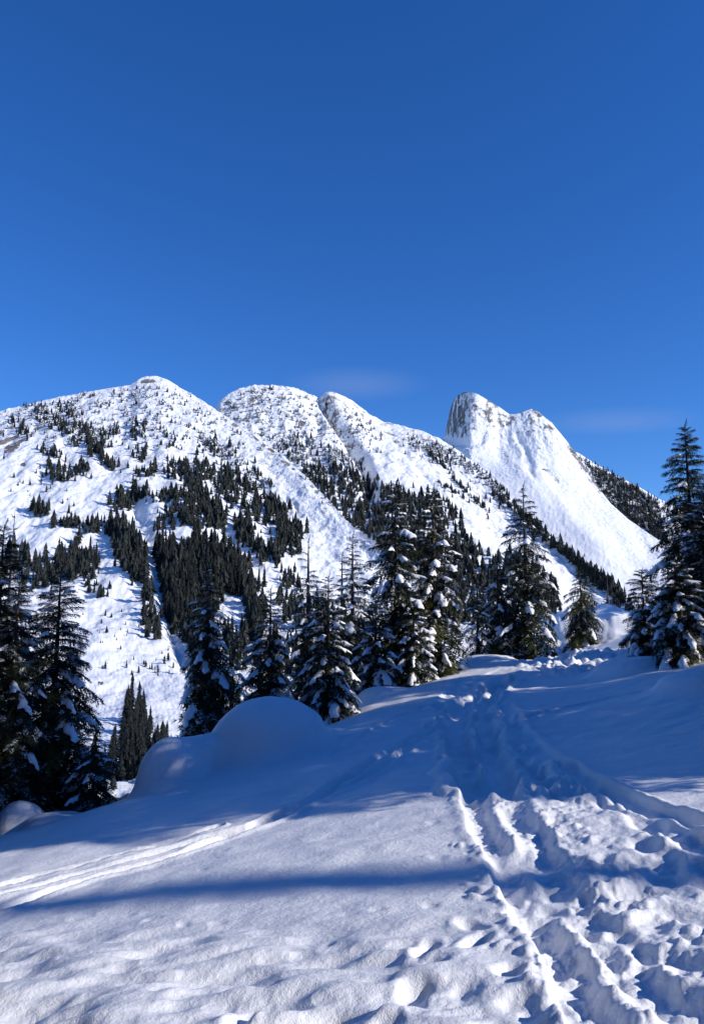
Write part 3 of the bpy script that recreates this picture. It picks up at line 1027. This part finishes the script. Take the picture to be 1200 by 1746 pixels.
patch(MB_, strip([(838, 842), (855, 855), (872, 868)], 4), 36, 9)
patch(MB_, strip([(880, 872), (905, 897), (950, 935), (1000, 974), (1060, 1016)], 8), 170, 15)
patch(MB_, strip([(985, 978), (1030, 1005), (1080, 1040)], 8), 60, 13)
patch(MB_, [(1000, 1035), (1060, 1030), (1120, 1060), (1010, 1065)], 40, 14)
# ridge D
patch(MD, [(1000, 792), (1050, 815), (1120, 855), (1140, 930), (1090, 910), (1040, 865)], 1500, 6, None, 0.03)
patch(MD, [(985, 778), (1050, 815), (1100, 845), (1060, 850), (1010, 820)], 120, 5, None, 0.6)
patch(MC, strip([(890, 880), (950, 930), (1000, 960)], 3), 8, 6)


def ragged_tree(layers, sides, seed, w=0.2):
    """Unit-height conifer of stacked ragged skirts; vertices and triangles."""
    r = random.Random(seed)
    co, fa = [], []
    co += [(0.012, 0, -0.06), (-0.006, 0.01, -0.06), (-0.006, -0.01, -0.06), (0, 0, 0.3)]
    fa += [(0, 1, 3), (1, 2, 3), (2, 0, 3)]
    for k in range(layers):
        t = k / layers
        z0 = 0.03 + 0.92 * t
        rad = w * (1 - t) ** 0.8 * r.uniform(0.75, 1.2) + 0.012
        top = min(1.0, z0 + (0.97 / layers) * r.uniform(1.9, 2.5))
        b = len(co)
        co.append((0, 0, top))
        a0 = r.uniform(0, 6.28)
        for s in range(sides * 2):
            a = a0 + s * math.pi / sides + r.uniform(-0.12, 0.12)
            f = r.uniform(0.8, 1.25) if s % 2 == 0 else r.uniform(0.35, 0.55)
            co.append((math.cos(a) * rad * f, math.sin(a) * rad * f, z0 + (0.0 if s % 2 == 0 else 0.035) - r.uniform(0, 0.03)))
        n = sides * 2
        for s in range(n):
            fa.append((b, b + 1 + s, b + 1 + (s + 1) % n))
    return np.array(co, float), np.array(fa, int)


def split_ragged(layers, sides, seed, w):
    return ragged_tree(layers, sides, seed, w)


FAR_BIG = [raw_mesh('small_conifer', *ragged_tree(13, 6, 40 + k, 0.15 + 0.025 * (k % 3)), smooth=False) for k in range(6)]
for me in FAR_BIG:
    me.materials.append(M_FAR)
TREES.sort(key=lambda t: -t[4])
named = [t for t in TREES if t[5] and not t[6]][:255]
BIG_ONES = []
named_ids = set(id(t) for t in named)
for k, t in enumerate(named):
    big = t[4] > 38
    o = bpy.data.objects.new('mountain_conifer', FAR_BIG[k % 6])
    if big:
        BIG_ONES.append(o)
    COL.objects.link(o)
    h = t[3]
    wd = rng.uniform(0.8, 1.2)
    o.location = (t[0], t[1], t[2] - 0.02 * h)
    o.scale = (h * wd * 0.2, h * wd * 0.2, h) if big else (h * wd, h * wd, h)
    o.rotation_euler = (rng.gauss(0, 0.02), rng.gauss(0, 0.02), rng.uniform(0, 6.28))
    tag(o, 'small dark conifer in ' + t[5], 'tree', 'conifers of ' + t[5])


def stuff_trees(name, items, lib, mat, label):
    cos, fas, b = [], [], 0
    for t in items:
        v, f = lib[rng.randrange(len(lib))]
        h = t[3]
        wd = rng.uniform(0.8, 1.3)
        a = rng.uniform(0, 6.28)
        c, s = math.cos(a), math.sin(a)
        P = np.empty_like(v)
        P[:, 0] = (v[:, 0] * c - v[:, 1] * s) * h * wd + t[0]
        P[:, 1] = (v[:, 0] * s + v[:, 1] * c) * h * wd + t[1]
        P[:, 2] = v[:, 2] * h + t[2] - 0.02 * h
        cos.append(P); fas.append(f + b); b += len(v)
    if not cos:
        return
    o = link(name, raw_mesh(name, np.concatenate(cos), np.concatenate(fas), smooth=False), mat)
    tag(o, label, 'forest', kind='stuff')


LIB_S = [ragged_tree(7, 4, 80 + k, 0.20 + 0.03 * (k % 3)) for k in range(8)]
LIB_B = [ragged_tree(3, 3, 180 + k, 0.42) for k in range(6)]
rest = [t for t in TREES if id(t) not in named_ids]
stuff_trees('forest', [t for t in rest if not t[6]], LIB_S, M_FAR, 'scattered dark conifers covering the mountain slopes')
stuff_trees('frosted_forest', [t for t in rest if t[6]], LIB_B, M_FROST, 'snow-crusted stunted trees on the mountain tops')


# ------------------------------------------------------------------ near firs: boughs shared between trees
def stem_z(t):
    return 0.10 * t - 0.36 * t * t


def bough_mesh(seed, mat):
    r = random.Random(seed)
    co, fa = [], []

    def tri(a, b, c):
        k = len(co)
        co.extend([a, b, c]); fa.append((k, k + 1, k + 2))

    wig = [r.uniform(-0.05, 0.05) for _ in range(3)]

    def stem(t):
        return Vector((t, wig[0] * math.sin(3 * t) + wig[1] * t, stem_z(t)))
    for k in range(6):
        a, b = stem(k / 6), stem((k + 1) / 6)
        w0, w1 = 0.016 * (1 - k / 7), 0.016 * (1 - (k + 1) / 7)
        for s in range(3):
            a0 = s * 2.094; a1 = (s + 1) * 2.094
            pa = a + Vector((0, math.cos(a0) * w0, math.sin(a0) * w0)); pb = a + Vector((0, math.cos(a1) * w0, math.sin(a1) * w0))
            qa = b + Vector((0, math.cos(a0) * w1, math.sin(a0) * w1)); qb = b + Vector((0, math.cos(a1) * w1, math.sin(a1) * w1))
            tri(pa, pb, qb); tri(pa, qb, qa)

    def twig(p, dirv, l, n, nl):
        side = dirv.cross(Vector((0, 0, 1)))
        if side.length < 1e-3:
            side = Vector((0, 1, 0))
        side.normalize()
        upv = side.cross(dirv).normalized()
        sag = Vector((0, 0, -0.25 * l))
        prev = p
        for k in range(n):
            t0 = k / n
            q = p + dirv * (l * t0) + sag * t0 * t0
            q2 = p + dirv * (l * (k + 1) / n) + sag * ((k + 1) / n) ** 2
            ww = 0.016
            tri(q - side * ww, q + side * ww, q2)
            for sgn in (-1, 1):
                nv = (dirv * r.uniform(0.7, 1.1) + side * sgn * r.uniform(0.6, 1.0) + upv * r.uniform(-0.25, 0.35)).normalized() * nl * r.uniform(0.7, 1.2)
                wv = dirv * 0.022
                tri(q - wv, q + wv, q + nv)
            nv = (dirv * 0.8 + upv * r.uniform(-1.0, 0.9) + side * r.uniform(-0.4, 0.4)).normalized() * nl * r.uniform(0.6, 1.1)
            tri(q - side * 0.014, q + side * 0.014, q + nv)
    m = 15
    for k in range(m):
        t = 0.10 + 0.88 * (k + r.uniform(-0.3, 0.3)) / m
        for sgn in (-1, 1):
            l = (0.44 * (1 - t) ** 0.8 + 0.12) * r.uniform(0.65, 1.2) * (0.55 + 0.45 * min(1, t * 4))
            an = math.radians(r.uniform(42, 68))
            dv = Vector((math.cos(an), sgn * math.sin(an), r.uniform(-0.35, 0.08) - 0.2 * t)).normalized()
            twig(stem(t), dv, l, 5, 0.07)
        if r.random() < 0.75:
            dv = Vector((r.uniform(0.2, 0.7), r.uniform(-0.6, 0.6), -0.9)).normalized()
            twig(stem(t), dv, r.uniform(0.12, 0.26), 4, 0.065)
    twig(stem(0.9), Vector((1, 0, -0.5)).normalized(), 0.2, 5, 0.06)
    me = raw_mesh('bough', np.array([tuple(c) for c in co]), np.array(fa), smooth=False)
    me.materials.append(mat)
    return me, [tuple(stem(t / 10)) for t in range(11)]


def snow_clump_mesh(seed, kind):
    """A lumpy pillow of snow lying along a bough, fingers reaching down the side twigs."""
    r = random.Random(seed)
    t0, t1, wmax, hmax = {'long': (0.22, 1.0, 0.15, 0.095), 'tip': (0.5, 1.04, 0.17, 0.12), 'mid': (0.3, 0.72, 0.15, 0.11), 'fat': (0.25, 1.0, 0.23, 0.16)}[kind]
    n, m = 25, 13
    ph = [r.uniform(0, 6.28) for _ in range(6)]
    co = []
    for i in range(n):
        u = i / (n - 1)
        t = t0 + (t1 - t0) * u
        env = max(0.0, math.sin(math.pi * min(1, max(0, u)))) ** 0.55
        wl = wmax * env * (0.75 + 0.28 * math.sin(9 * u + ph[0]) + 0.2 * math.sin(21 * u + ph[1]))
        wr = wmax * env * (0.75 + 0.28 * math.sin(8 * u + ph[2]) + 0.2 * math.sin(19 * u + ph[3]))
        h = hmax * env * (0.85 + 0.3 * math.sin(7 * u + ph[4]))
        for j in range(m):
            a = 2 * math.pi * j / m
            c, s = math.cos(a), math.sin(a)
            w = wr if c > 0 else wl
            y = c * max(w, 0.01)
            zz = (s * h) if s > 0 else s * h * 0.3
            zz -= 1.1 * y * y / max(wmax, 1e-3) * 0.6
            co.append((t + r.uniform(-0.008, 0.008), y + r.uniform(-0.006, 0.006), stem_z(min(t, 1.02)) + 0.01 + zz + r.uniform(-0.011, 0.011)))
    fa = []
    for i in range(n - 1):
        for j in range(m):
            fa.append((i * m + j, (i + 1) * m + j, (i + 1) * m + (j + 1) % m, i * m + (j + 1) % m))
    me = raw_mesh('snow_clump', np.array(co), np.array(fa), smooth=True)
    me.materials.append(M_CLUMP)
    return me


BOUGHS = [bough_mesh(700 + k, M_FOL)[0] for k in range(7)]
BOUGHS_OLIVE = [bough_mesh(760 + k, M_FOL_OLIVE)[0] for k in range(4)]
def joined_crown(n, power, seed, mat, name=None):
    """A whole crown in one mesh (unit height, unit radius)."""
    r = random.Random(seed)
    src = []
    for me in BOUGHS:
        v = np.empty(len(me.vertices) * 3, np.float32); me.vertices.foreach_get('co', v)
        src.append(v.reshape(-1, 3))
    out = []
    for k in range(n):
        f = 0.02 + 0.96 * (k / (n - 1)) ** 0.9
        L = ((1 - f) ** power) * r.uniform(0.75, 1.15) + 0.05
        M = Matrix.Rotation(k * 2.39996 + r.uniform(-0.4, 0.4), 4, 'Z') @ Matrix.Rotation(math.radians(8 - 25 * f), 4, 'Y') @ Matrix.Diagonal((L, L, L, 1))
        P = src[k % len(src)] @ np.array(M)[:3, :3].T
        P[:, 2] = P[:, 2] * 0.24 + f
        out.append(P)
    P = np.concatenate(out)
    me = raw_mesh(name, P, np.arange(len(P)).reshape(-1, 3), smooth=False) if name else raw_mesh('crown', P, np.arange(len(P)).reshape(-1, 3), smooth=False)
    me.materials.append(mat)
    return me


CLUMPS = [snow_clump_mesh(800 + k, ['long', 'tip', 'mid', 'fat', 'long', 'tip', 'fat'][k]) for k in range(7)]


FAR_CROWNS = [raw_mesh('tall_conifer', *ragged_tree(24, 7, 240 + k, 0.8 + 0.1 * k), smooth=False) for k in range(4)]
for me in FAR_CROWNS:
    me.materials.append(M_FAR)
for k, o in enumerate(BIG_ONES):
    o.data = FAR_CROWNS[k % 4]


def trunk_mesh(h, r0, lean):
    n, m = 14, 8
    co, fa = [], []
    for i in range(n):
        t = i / (n - 1)
        rad = r0 * (1 - t) ** 0.9 + 0.006
        if i == 0: rad *= 1.2
        for j in range(m):
            a = 2 * math.pi * j / m
            co.append((math.cos(a) * rad + lean[0] * t * t, math.sin(a) * rad + lean[1] * t * t, h * t - (0.6 if i == 0 else 0)))
    for i in range(n - 1):
        for j in range(m):
            fa.append((i * m + j, i * m + (j + 1) % m, (i + 1) * m + (j + 1) % m, (i + 1) * m + j))
    return raw_mesh('trunk', np.array(co), np.array(fa))


def fir(label, x, y, z, h, rad, n_, snow=0.3, olive=0.0, lean=(0, 0), low=0.05, power=0.85, seed=0, group=None, droop=0.0, top_bare=0.0, snow_lo=1.0):
    r = random.Random(seed * 31 + 7)
    n = int(n_ * 1.2)
    rad = rad * 1.3
    root = bpy.data.objects.new('fir_tree', None)
    COL.objects.link(root)
    root.location = (x, y, z)
    root.empty_display_size = 0.3
    tag(root, label, 'tree', group)
    tr = link('trunk', trunk_mesh(h, 0.018 * h + 0.02, lean), M_BARK, root)
    # heights, denser near the top where boughs are short
    for k in range(n):
        f = low + (0.985 - low) * (k / (n - 1)) ** 0.82
        f += r.uniform(-0.006, 0.006)
        L = rad * ((1 - f) ** power) * r.uniform(0.72, 1.15) + 0.028 * h * (1 - 0.5 * f)
        if f < low + 0.07:
            L *= 0.8
        if top_bare and f > 1 - top_bare and r.random() < 0.5:
            continue
        phi = k * 2.39996 + r.uniform(-0.45, 0.45)
        pitch = math.radians(-10 + 46 * max(0, f - 0.45) / 0.55 * 1.0 - 14 * (1 - f) + r.uniform(-8, 8)) - droop
        ol = r.random() < olive
        me = (BOUGHS_OLIVE if ol else BOUGHS)[r.randrange(4 if ol else 7)]
        b = bpy.data.objects.new('bough', me)
        COL.objects.link(b)
        b.parent = root
        wx = r.uniform(1.0, 1.4)
        M = Matrix.Translation((lean[0] * f * f, lean[1] * f * f, h * f)) @ Matrix.Rotation(phi, 4, 'Z') @ Matrix.Rotation(-pitch, 4, 'Y') @ \
            Matrix.Rotation(r.uniform(-0.25, 0.25), 4, 'X') @ Matrix.Diagonal((L, L * wx, L * r.uniform(0.9, 1.35), 1))
        b.matrix_local = M
        ps = 1.5 * snow * (1.0 if f < 0.75 else 0.45) * (snow_lo if f < 0.45 else 1.0)
        if r.random() < ps:
            c = bpy.data.objects.new('snow_clump', CLUMPS[r.choice((1, 2, 5)) if L > 0.95 else r.randrange(7)])
            COL.objects.link(c)
            c.parent = b
            sc = r.uniform(0.5, 0.95) * min(1.0, 0.95 / max(L, 0.3))
            c.matrix_local = Matrix.Diagonal((1, sc, sc, 1))
    # leader
    b = bpy.data.objects.new('bough', BOUGHS[seed % 7])
    COL.objects.link(b); b.parent = root
    s = 0.05 * h
    b.matrix_local = Matrix.Translation((lean[0], lean[1], h * 0.975)) @ Matrix.Rotation(-math.radians(86), 4, 'Y') @ Matrix.Diagonal((s, s * 0.55, s * 0.55, 1))
    return root


def gz_at(x, y):
    return float(ground_smooth([x], [y])[0])


def fir_px(label, px, top, Y, wpx, n, **kw):
    """A fir standing on the snow at depth Y whose tip shows at (px, top); wpx = half width near its foot."""
    x, y, z = (float(v) for v in at(px, top, Y))
    g = gz_at(x, y)
    if 'base' in kw:
        g = float(at(px, kw.pop('base'), Y)[2])
    return fir(label, x, y, g - 0.1, z - g + 0.1, wpx / F * Y, n, **kw)


fir_px('tall dark fir cut by the left frame edge with drooping black boughs', -62, 690, 12.6, 120, 110, snow=0.02, seed=1, base=1420, power=0.7, droop=0.15)
fir_px('shaggy dark fir just right of the cut-off one at the left edge', 8, 895, 14.4, 100, 125, snow=0.16, olive=0.0, seed=2, base=1400, power=0.7)
fir_px('dense black fir filling the space between the left edge and the full pointed fir', 34, 990, 13.3, 62, 95, snow=0.14, seed=29, base=1400, power=0.6, droop=0.1)
fir_px('full pointed fir at the left, standing before the bare avalanche slope', 105, 968, 14.0, 88, 130, snow=0.16, olive=0.15, seed=3, base=1395, power=0.72)
fir_px('low fir thicket at the foot of the pointed left fir', 165, 1235, 13.4, 62, 34, snow=0.25, seed=4, base=1375)
fir_px('black fir with broad snow-laden shoulders just left of the big mound', 356, 962, 17.5, 62, 76, snow=0.30, seed=5, base=1265, power=0.72, droop=0.22)
fir_px('olive green fir half hidden behind the black snow-shouldered fir', 398, 1055, 23.0, 40, 42, snow=0.08, olive=0.8, seed=6, base=1240)
fir_px('fir with bright snow tufts rising behind the big mound', 462, 1003, 17.5, 58, 70, snow=0.42, olive=0.2, seed=7, base=1245, power=0.75)
fir_px('slim fir with bare spread whorls at its tip, right of the big mound', 526, 918, 20.0, 50, 70, snow=0.38, seed=8, base=1240, top_bare=0.2, power=0.8)
fir_px('short snow-plastered fir at the edge of the slope, right of the mound', 560, 982, 17.5, 60, 76, snow=0.62, seed=9, base=1245, power=0.7)
fir_px('slender fir with a double tip in the middle clump', 601, 912, 21.0, 50, 72, snow=0.42, olive=0.1, seed=10, base=1215, power=0.78)
fir_px('thin young fir pressed against the double-tipped one', 583, 945, 21.6, 26, 34, snow=0.2, seed=11, base=1215)
fir_px('tallest dark fir of the middle clump, broad and dense', 674, 826, 22.0, 66, 92, snow=0.34, olive=0.12, seed=12, base=1200, power=0.62)
fir_px('tall fir with snow pads down its right side, next to the slope crest', 737, 832, 22.5, 66, 92, snow=0.48, olive=0.3, seed=13, base=1180, power=0.72)
fir_px('low snow-caked fir filling the gap under the two tallest middle firs', 640, 1020, 20.0, 52, 50, snow=0.6, seed=14, base=1205, power=0.7)
fir_px('low snow-caked fir beneath the tall fir by the slope crest', 705, 1030, 21.3, 50, 50, snow=0.6, seed=15, base=1185, power=0.7)
fir_px('small fir at the left of the narrow pair before the crest', 812, 985, 25.5, 30, 44, snow=0.4, seed=16, base=1130)
fir_px('narrow olive-tinged fir between the tall clump and the lone crest fir', 846, 944, 25.8, 42, 54, snow=0.36, olive=0.4, seed=17, base=1120)
fir_px('lone well-shaped fir with open tip whorls on the crest of the slope', 891, 826, 25.3, 56, 84, snow=0.26, seed=18, base=1142, top_bare=0.16, power=0.68)
fir_px('leaning drooping young fir beside the lit snow on the crest', 988, 972, 28.0, 46, 60, snow=0.16, olive=0.35, seed=19, base=1126, lean=(0.0, 0), droop=0.3, power=0.6)
fir_px('tiny pale fir seen over the hillock', 1034, 985, 36.0, 14, 22, snow=0.1, seed=20, base=1075)
fir_px('small slim fir with drooping boughs, foot in a snow mound at the right', 1093, 972, 19.0, 44, 74, snow=0.5, seed=21, base=1150, power=0.5)
fir_px('tall ragged fir rising against the sky at the right', 1166, 724, 21.0, 80, 130, snow=0.16, seed=22, base=1150, power=0.72)
fir_px('snow-bent fir with a white hood in front of the tall ragged fir', 1152, 955, 16.0, 60, 84, snow=0.62, olive=0.35, seed=23, base=1185, power=0.5, droop=0.2)
fir_px('fir cut by the right frame edge with heavy snow on its boughs', 1200, 828, 17.5, 84, 110, snow=0.5, olive=0.25, seed=24, base=1190, power=0.7)


def snag(px, top, Y, base):
    x, y, z = (float(v) for v in at(px, top, Y))
    zb = float(at(px, base, Y)[2])
    h = z - zb
    root = bpy.data.objects.new('dead_tree', None)
    COL.objects.link(root)
    root.location = (x, y, zb)
    tag(root, 'bare dead snag with upturned grey branches behind the firs at the left edge', 'tree')
    link('trunk', trunk_mesh(h, 0.11, (0.05, 0)), M_BARK, root)
    r = random.Random(99)
    for k in range(11):
        f = 0.5 + 0.47 * k / 10
        a = r.uniform(0, 6.28) if k % 3 else (0.15 if k % 2 else 3.0)
        L = r.uniform(0.35, 1.1) * (1.25 - f)
        co, fa = [], []
        n, m = 7, 5
        for i in range(n):
            t = i / (n - 1)
            c = Vector((L * t * math.cos(a), L * t * math.sin(a), L * (-0.25 * t + 0.75 * t * t)))
            for j in range(m):
                b = 6.283 * j / m
                w = 0.028 * (1 - t) + 0.005
                co.append((c.x - math.sin(a) * math.cos(b) * w, c.y + math.cos(a) * math.cos(b) * w, c.z + math.sin(b) * w))
        for i in range(n - 1):
            for j in range(m):
                fa.append((i * m + j, i * m + (j + 1) % m, (i + 1) * m + (j + 1) % m, (i + 1) * m + j))
        o = link('branch', raw_mesh('branch', np.array(co), np.array(fa)), M_BARK, root)
        o.location = (0.05 * f * f, 0, h * f)


snag(24, 868, 27.0, 1330)

# firs that stand to the right of the picture and throw the long shadows over the slope
CROWN = joined_crown(90, 0.5, 3, M_FOL)
TRUNK_UNIT = trunk_mesh(1.0, 0.02, (0, 0))
for k, (x, y, h, rad) in enumerate([(7.6, 6.9, 8.0, 1.6), (9.3, 6.6, 11.0, 2.0), (11.6, 6.0, 15.0, 2.3), (8.6, 9.4, 8.5, 1.9), (11.0, 9.2, 14.0, 2.3), (13.6, 8.2, 17.0, 2.5),
                                    (9.6, 12.2, 8.5, 1.9), (12.2, 12.2, 10.5, 1.7), (15.0, 11.6, 11.0, 1.3), (11.2, 15.2, 8.0, 1.0), (14.0, 15.4, 10.0, 2.1),
                                    (16.6, 28.0, 7.0, 1.6), (18.5, 30.5, 7.0, 1.5), (38.0, -6.8, 20.5, 0.42)]):
    root = bpy.data.objects.new('fir_tree', None)
    COL.objects.link(root)
    root.location = (x, y, gz_at(x, y) - 0.2)
    root.rotation_euler = (0, 0, k * 1.7)
    tag(root, 'fir standing beyond the right edge of the view, shading the slope', 'tree', 'firs beyond the right edge of the view')
    for nm, me in (('trunk', TRUNK_UNIT), ('crown', CROWN)):
        o = link(nm, me, M_BARK, root)
        o.scale = (rad, rad, h) if nm == 'crown' else (h, h, h)


# unseen firs added behind and left of the camera to block sky light
for k in range(38):
    a = math.radians(128 + 168 * k / 37 + rng.uniform(-2, 2))
    r_ = rng.uniform(8.5, 11.5) if k % 2 else rng.uniform(12.5, 17)
    x, y = math.sin(a) * r_, math.cos(a) * r_
    h = rng.uniform(16, 22) if k > 6 else rng.uniform(6, 9)
    root = bpy.data.objects.new('fir_tree', None)
    COL.objects.link(root)
    root.location = (x, y, gz_at(x, y) - 0.3)
    root.rotation_euler = (0, 0, k * 2.1)
    tag(root, 'unseen fir added behind the view to darken the shaded snow', 'tree', 'added firs behind the view')
    for nm, me in (('trunk', TRUNK_UNIT), ('crown', CROWN)):
        o = link(nm, me, M_BARK, root)
        o.scale = (3.1, 3.1, h) if nm == 'crown' else (h, h, h)


# ------------------------------------------------------------------ faint clouds low over the ridge
def cloud(px, py, Y, wpx, hpx, label):
    m = bpy.data.materials.get('thin_cloud')
    if m is None:
        m = bpy.data.materials.new('thin_cloud')
        m.use_nodes = True
        nt = m.node_tree
        nt.nodes.remove(nt.nodes['Principled BSDF'])
        pv = nt.nodes.new('ShaderNodeVolumePrincipled')
        pv.inputs['Color'].default_value = (1.0, 0.98, 0.97, 1)
        tc = nt.nodes.new('ShaderNodeTexCoord'); ln = nt.nodes.new('ShaderNodeVectorMath'); ln.operation = 'LENGTH'
        nt.links.new(tc.outputs['Object'], ln.inputs[0])
        mr = nt.nodes.new('ShaderNodeMapRange'); mr.inputs['From Min'].default_value = 1.0; mr.inputs['From Max'].default_value = 0.0
        mr.inputs['To Max'].default_value = 0.0006
        nt.links.new(ln.outputs['Value'], mr.inputs['Value']); nt.links.new(mr.outputs[0], pv.inputs['Density'])
        nt.links.new(pv.outputs[0], nt.nodes['Material Output'].inputs['Volume'])
    n, mm = 24, 12
    co = []
    for i in range(mm + 1):
        th = math.pi * i / mm
        for j in range(n):
            ph = 2 * math.pi * j / n
            co.append((math.sin(th) * math.cos(ph), math.sin(th) * math.sin(ph), math.cos(th)))
    fa = [(i * n + j, (i + 1) * n + j, (i + 1) * n + (j + 1) % n, i * n + (j + 1) % n) for i in range(mm) for j in range(n)]
    o = link('cloud', raw_mesh('cloud', np.array(co), np.array(fa)), m)
    o.location = [float(v) for v in at(px, py, Y)]
    o.scale = (wpx / F * Y, 700, hpx / F * Y)
    tag(o, label, 'cloud', kind='stuff')


cloud(605, 656, 9000, 140, 11, 'faint flat cloud over the dip between the domes')
cloud(1050, 719, 9000, 160, 9, 'faint flat cloud right of the pointed peak')
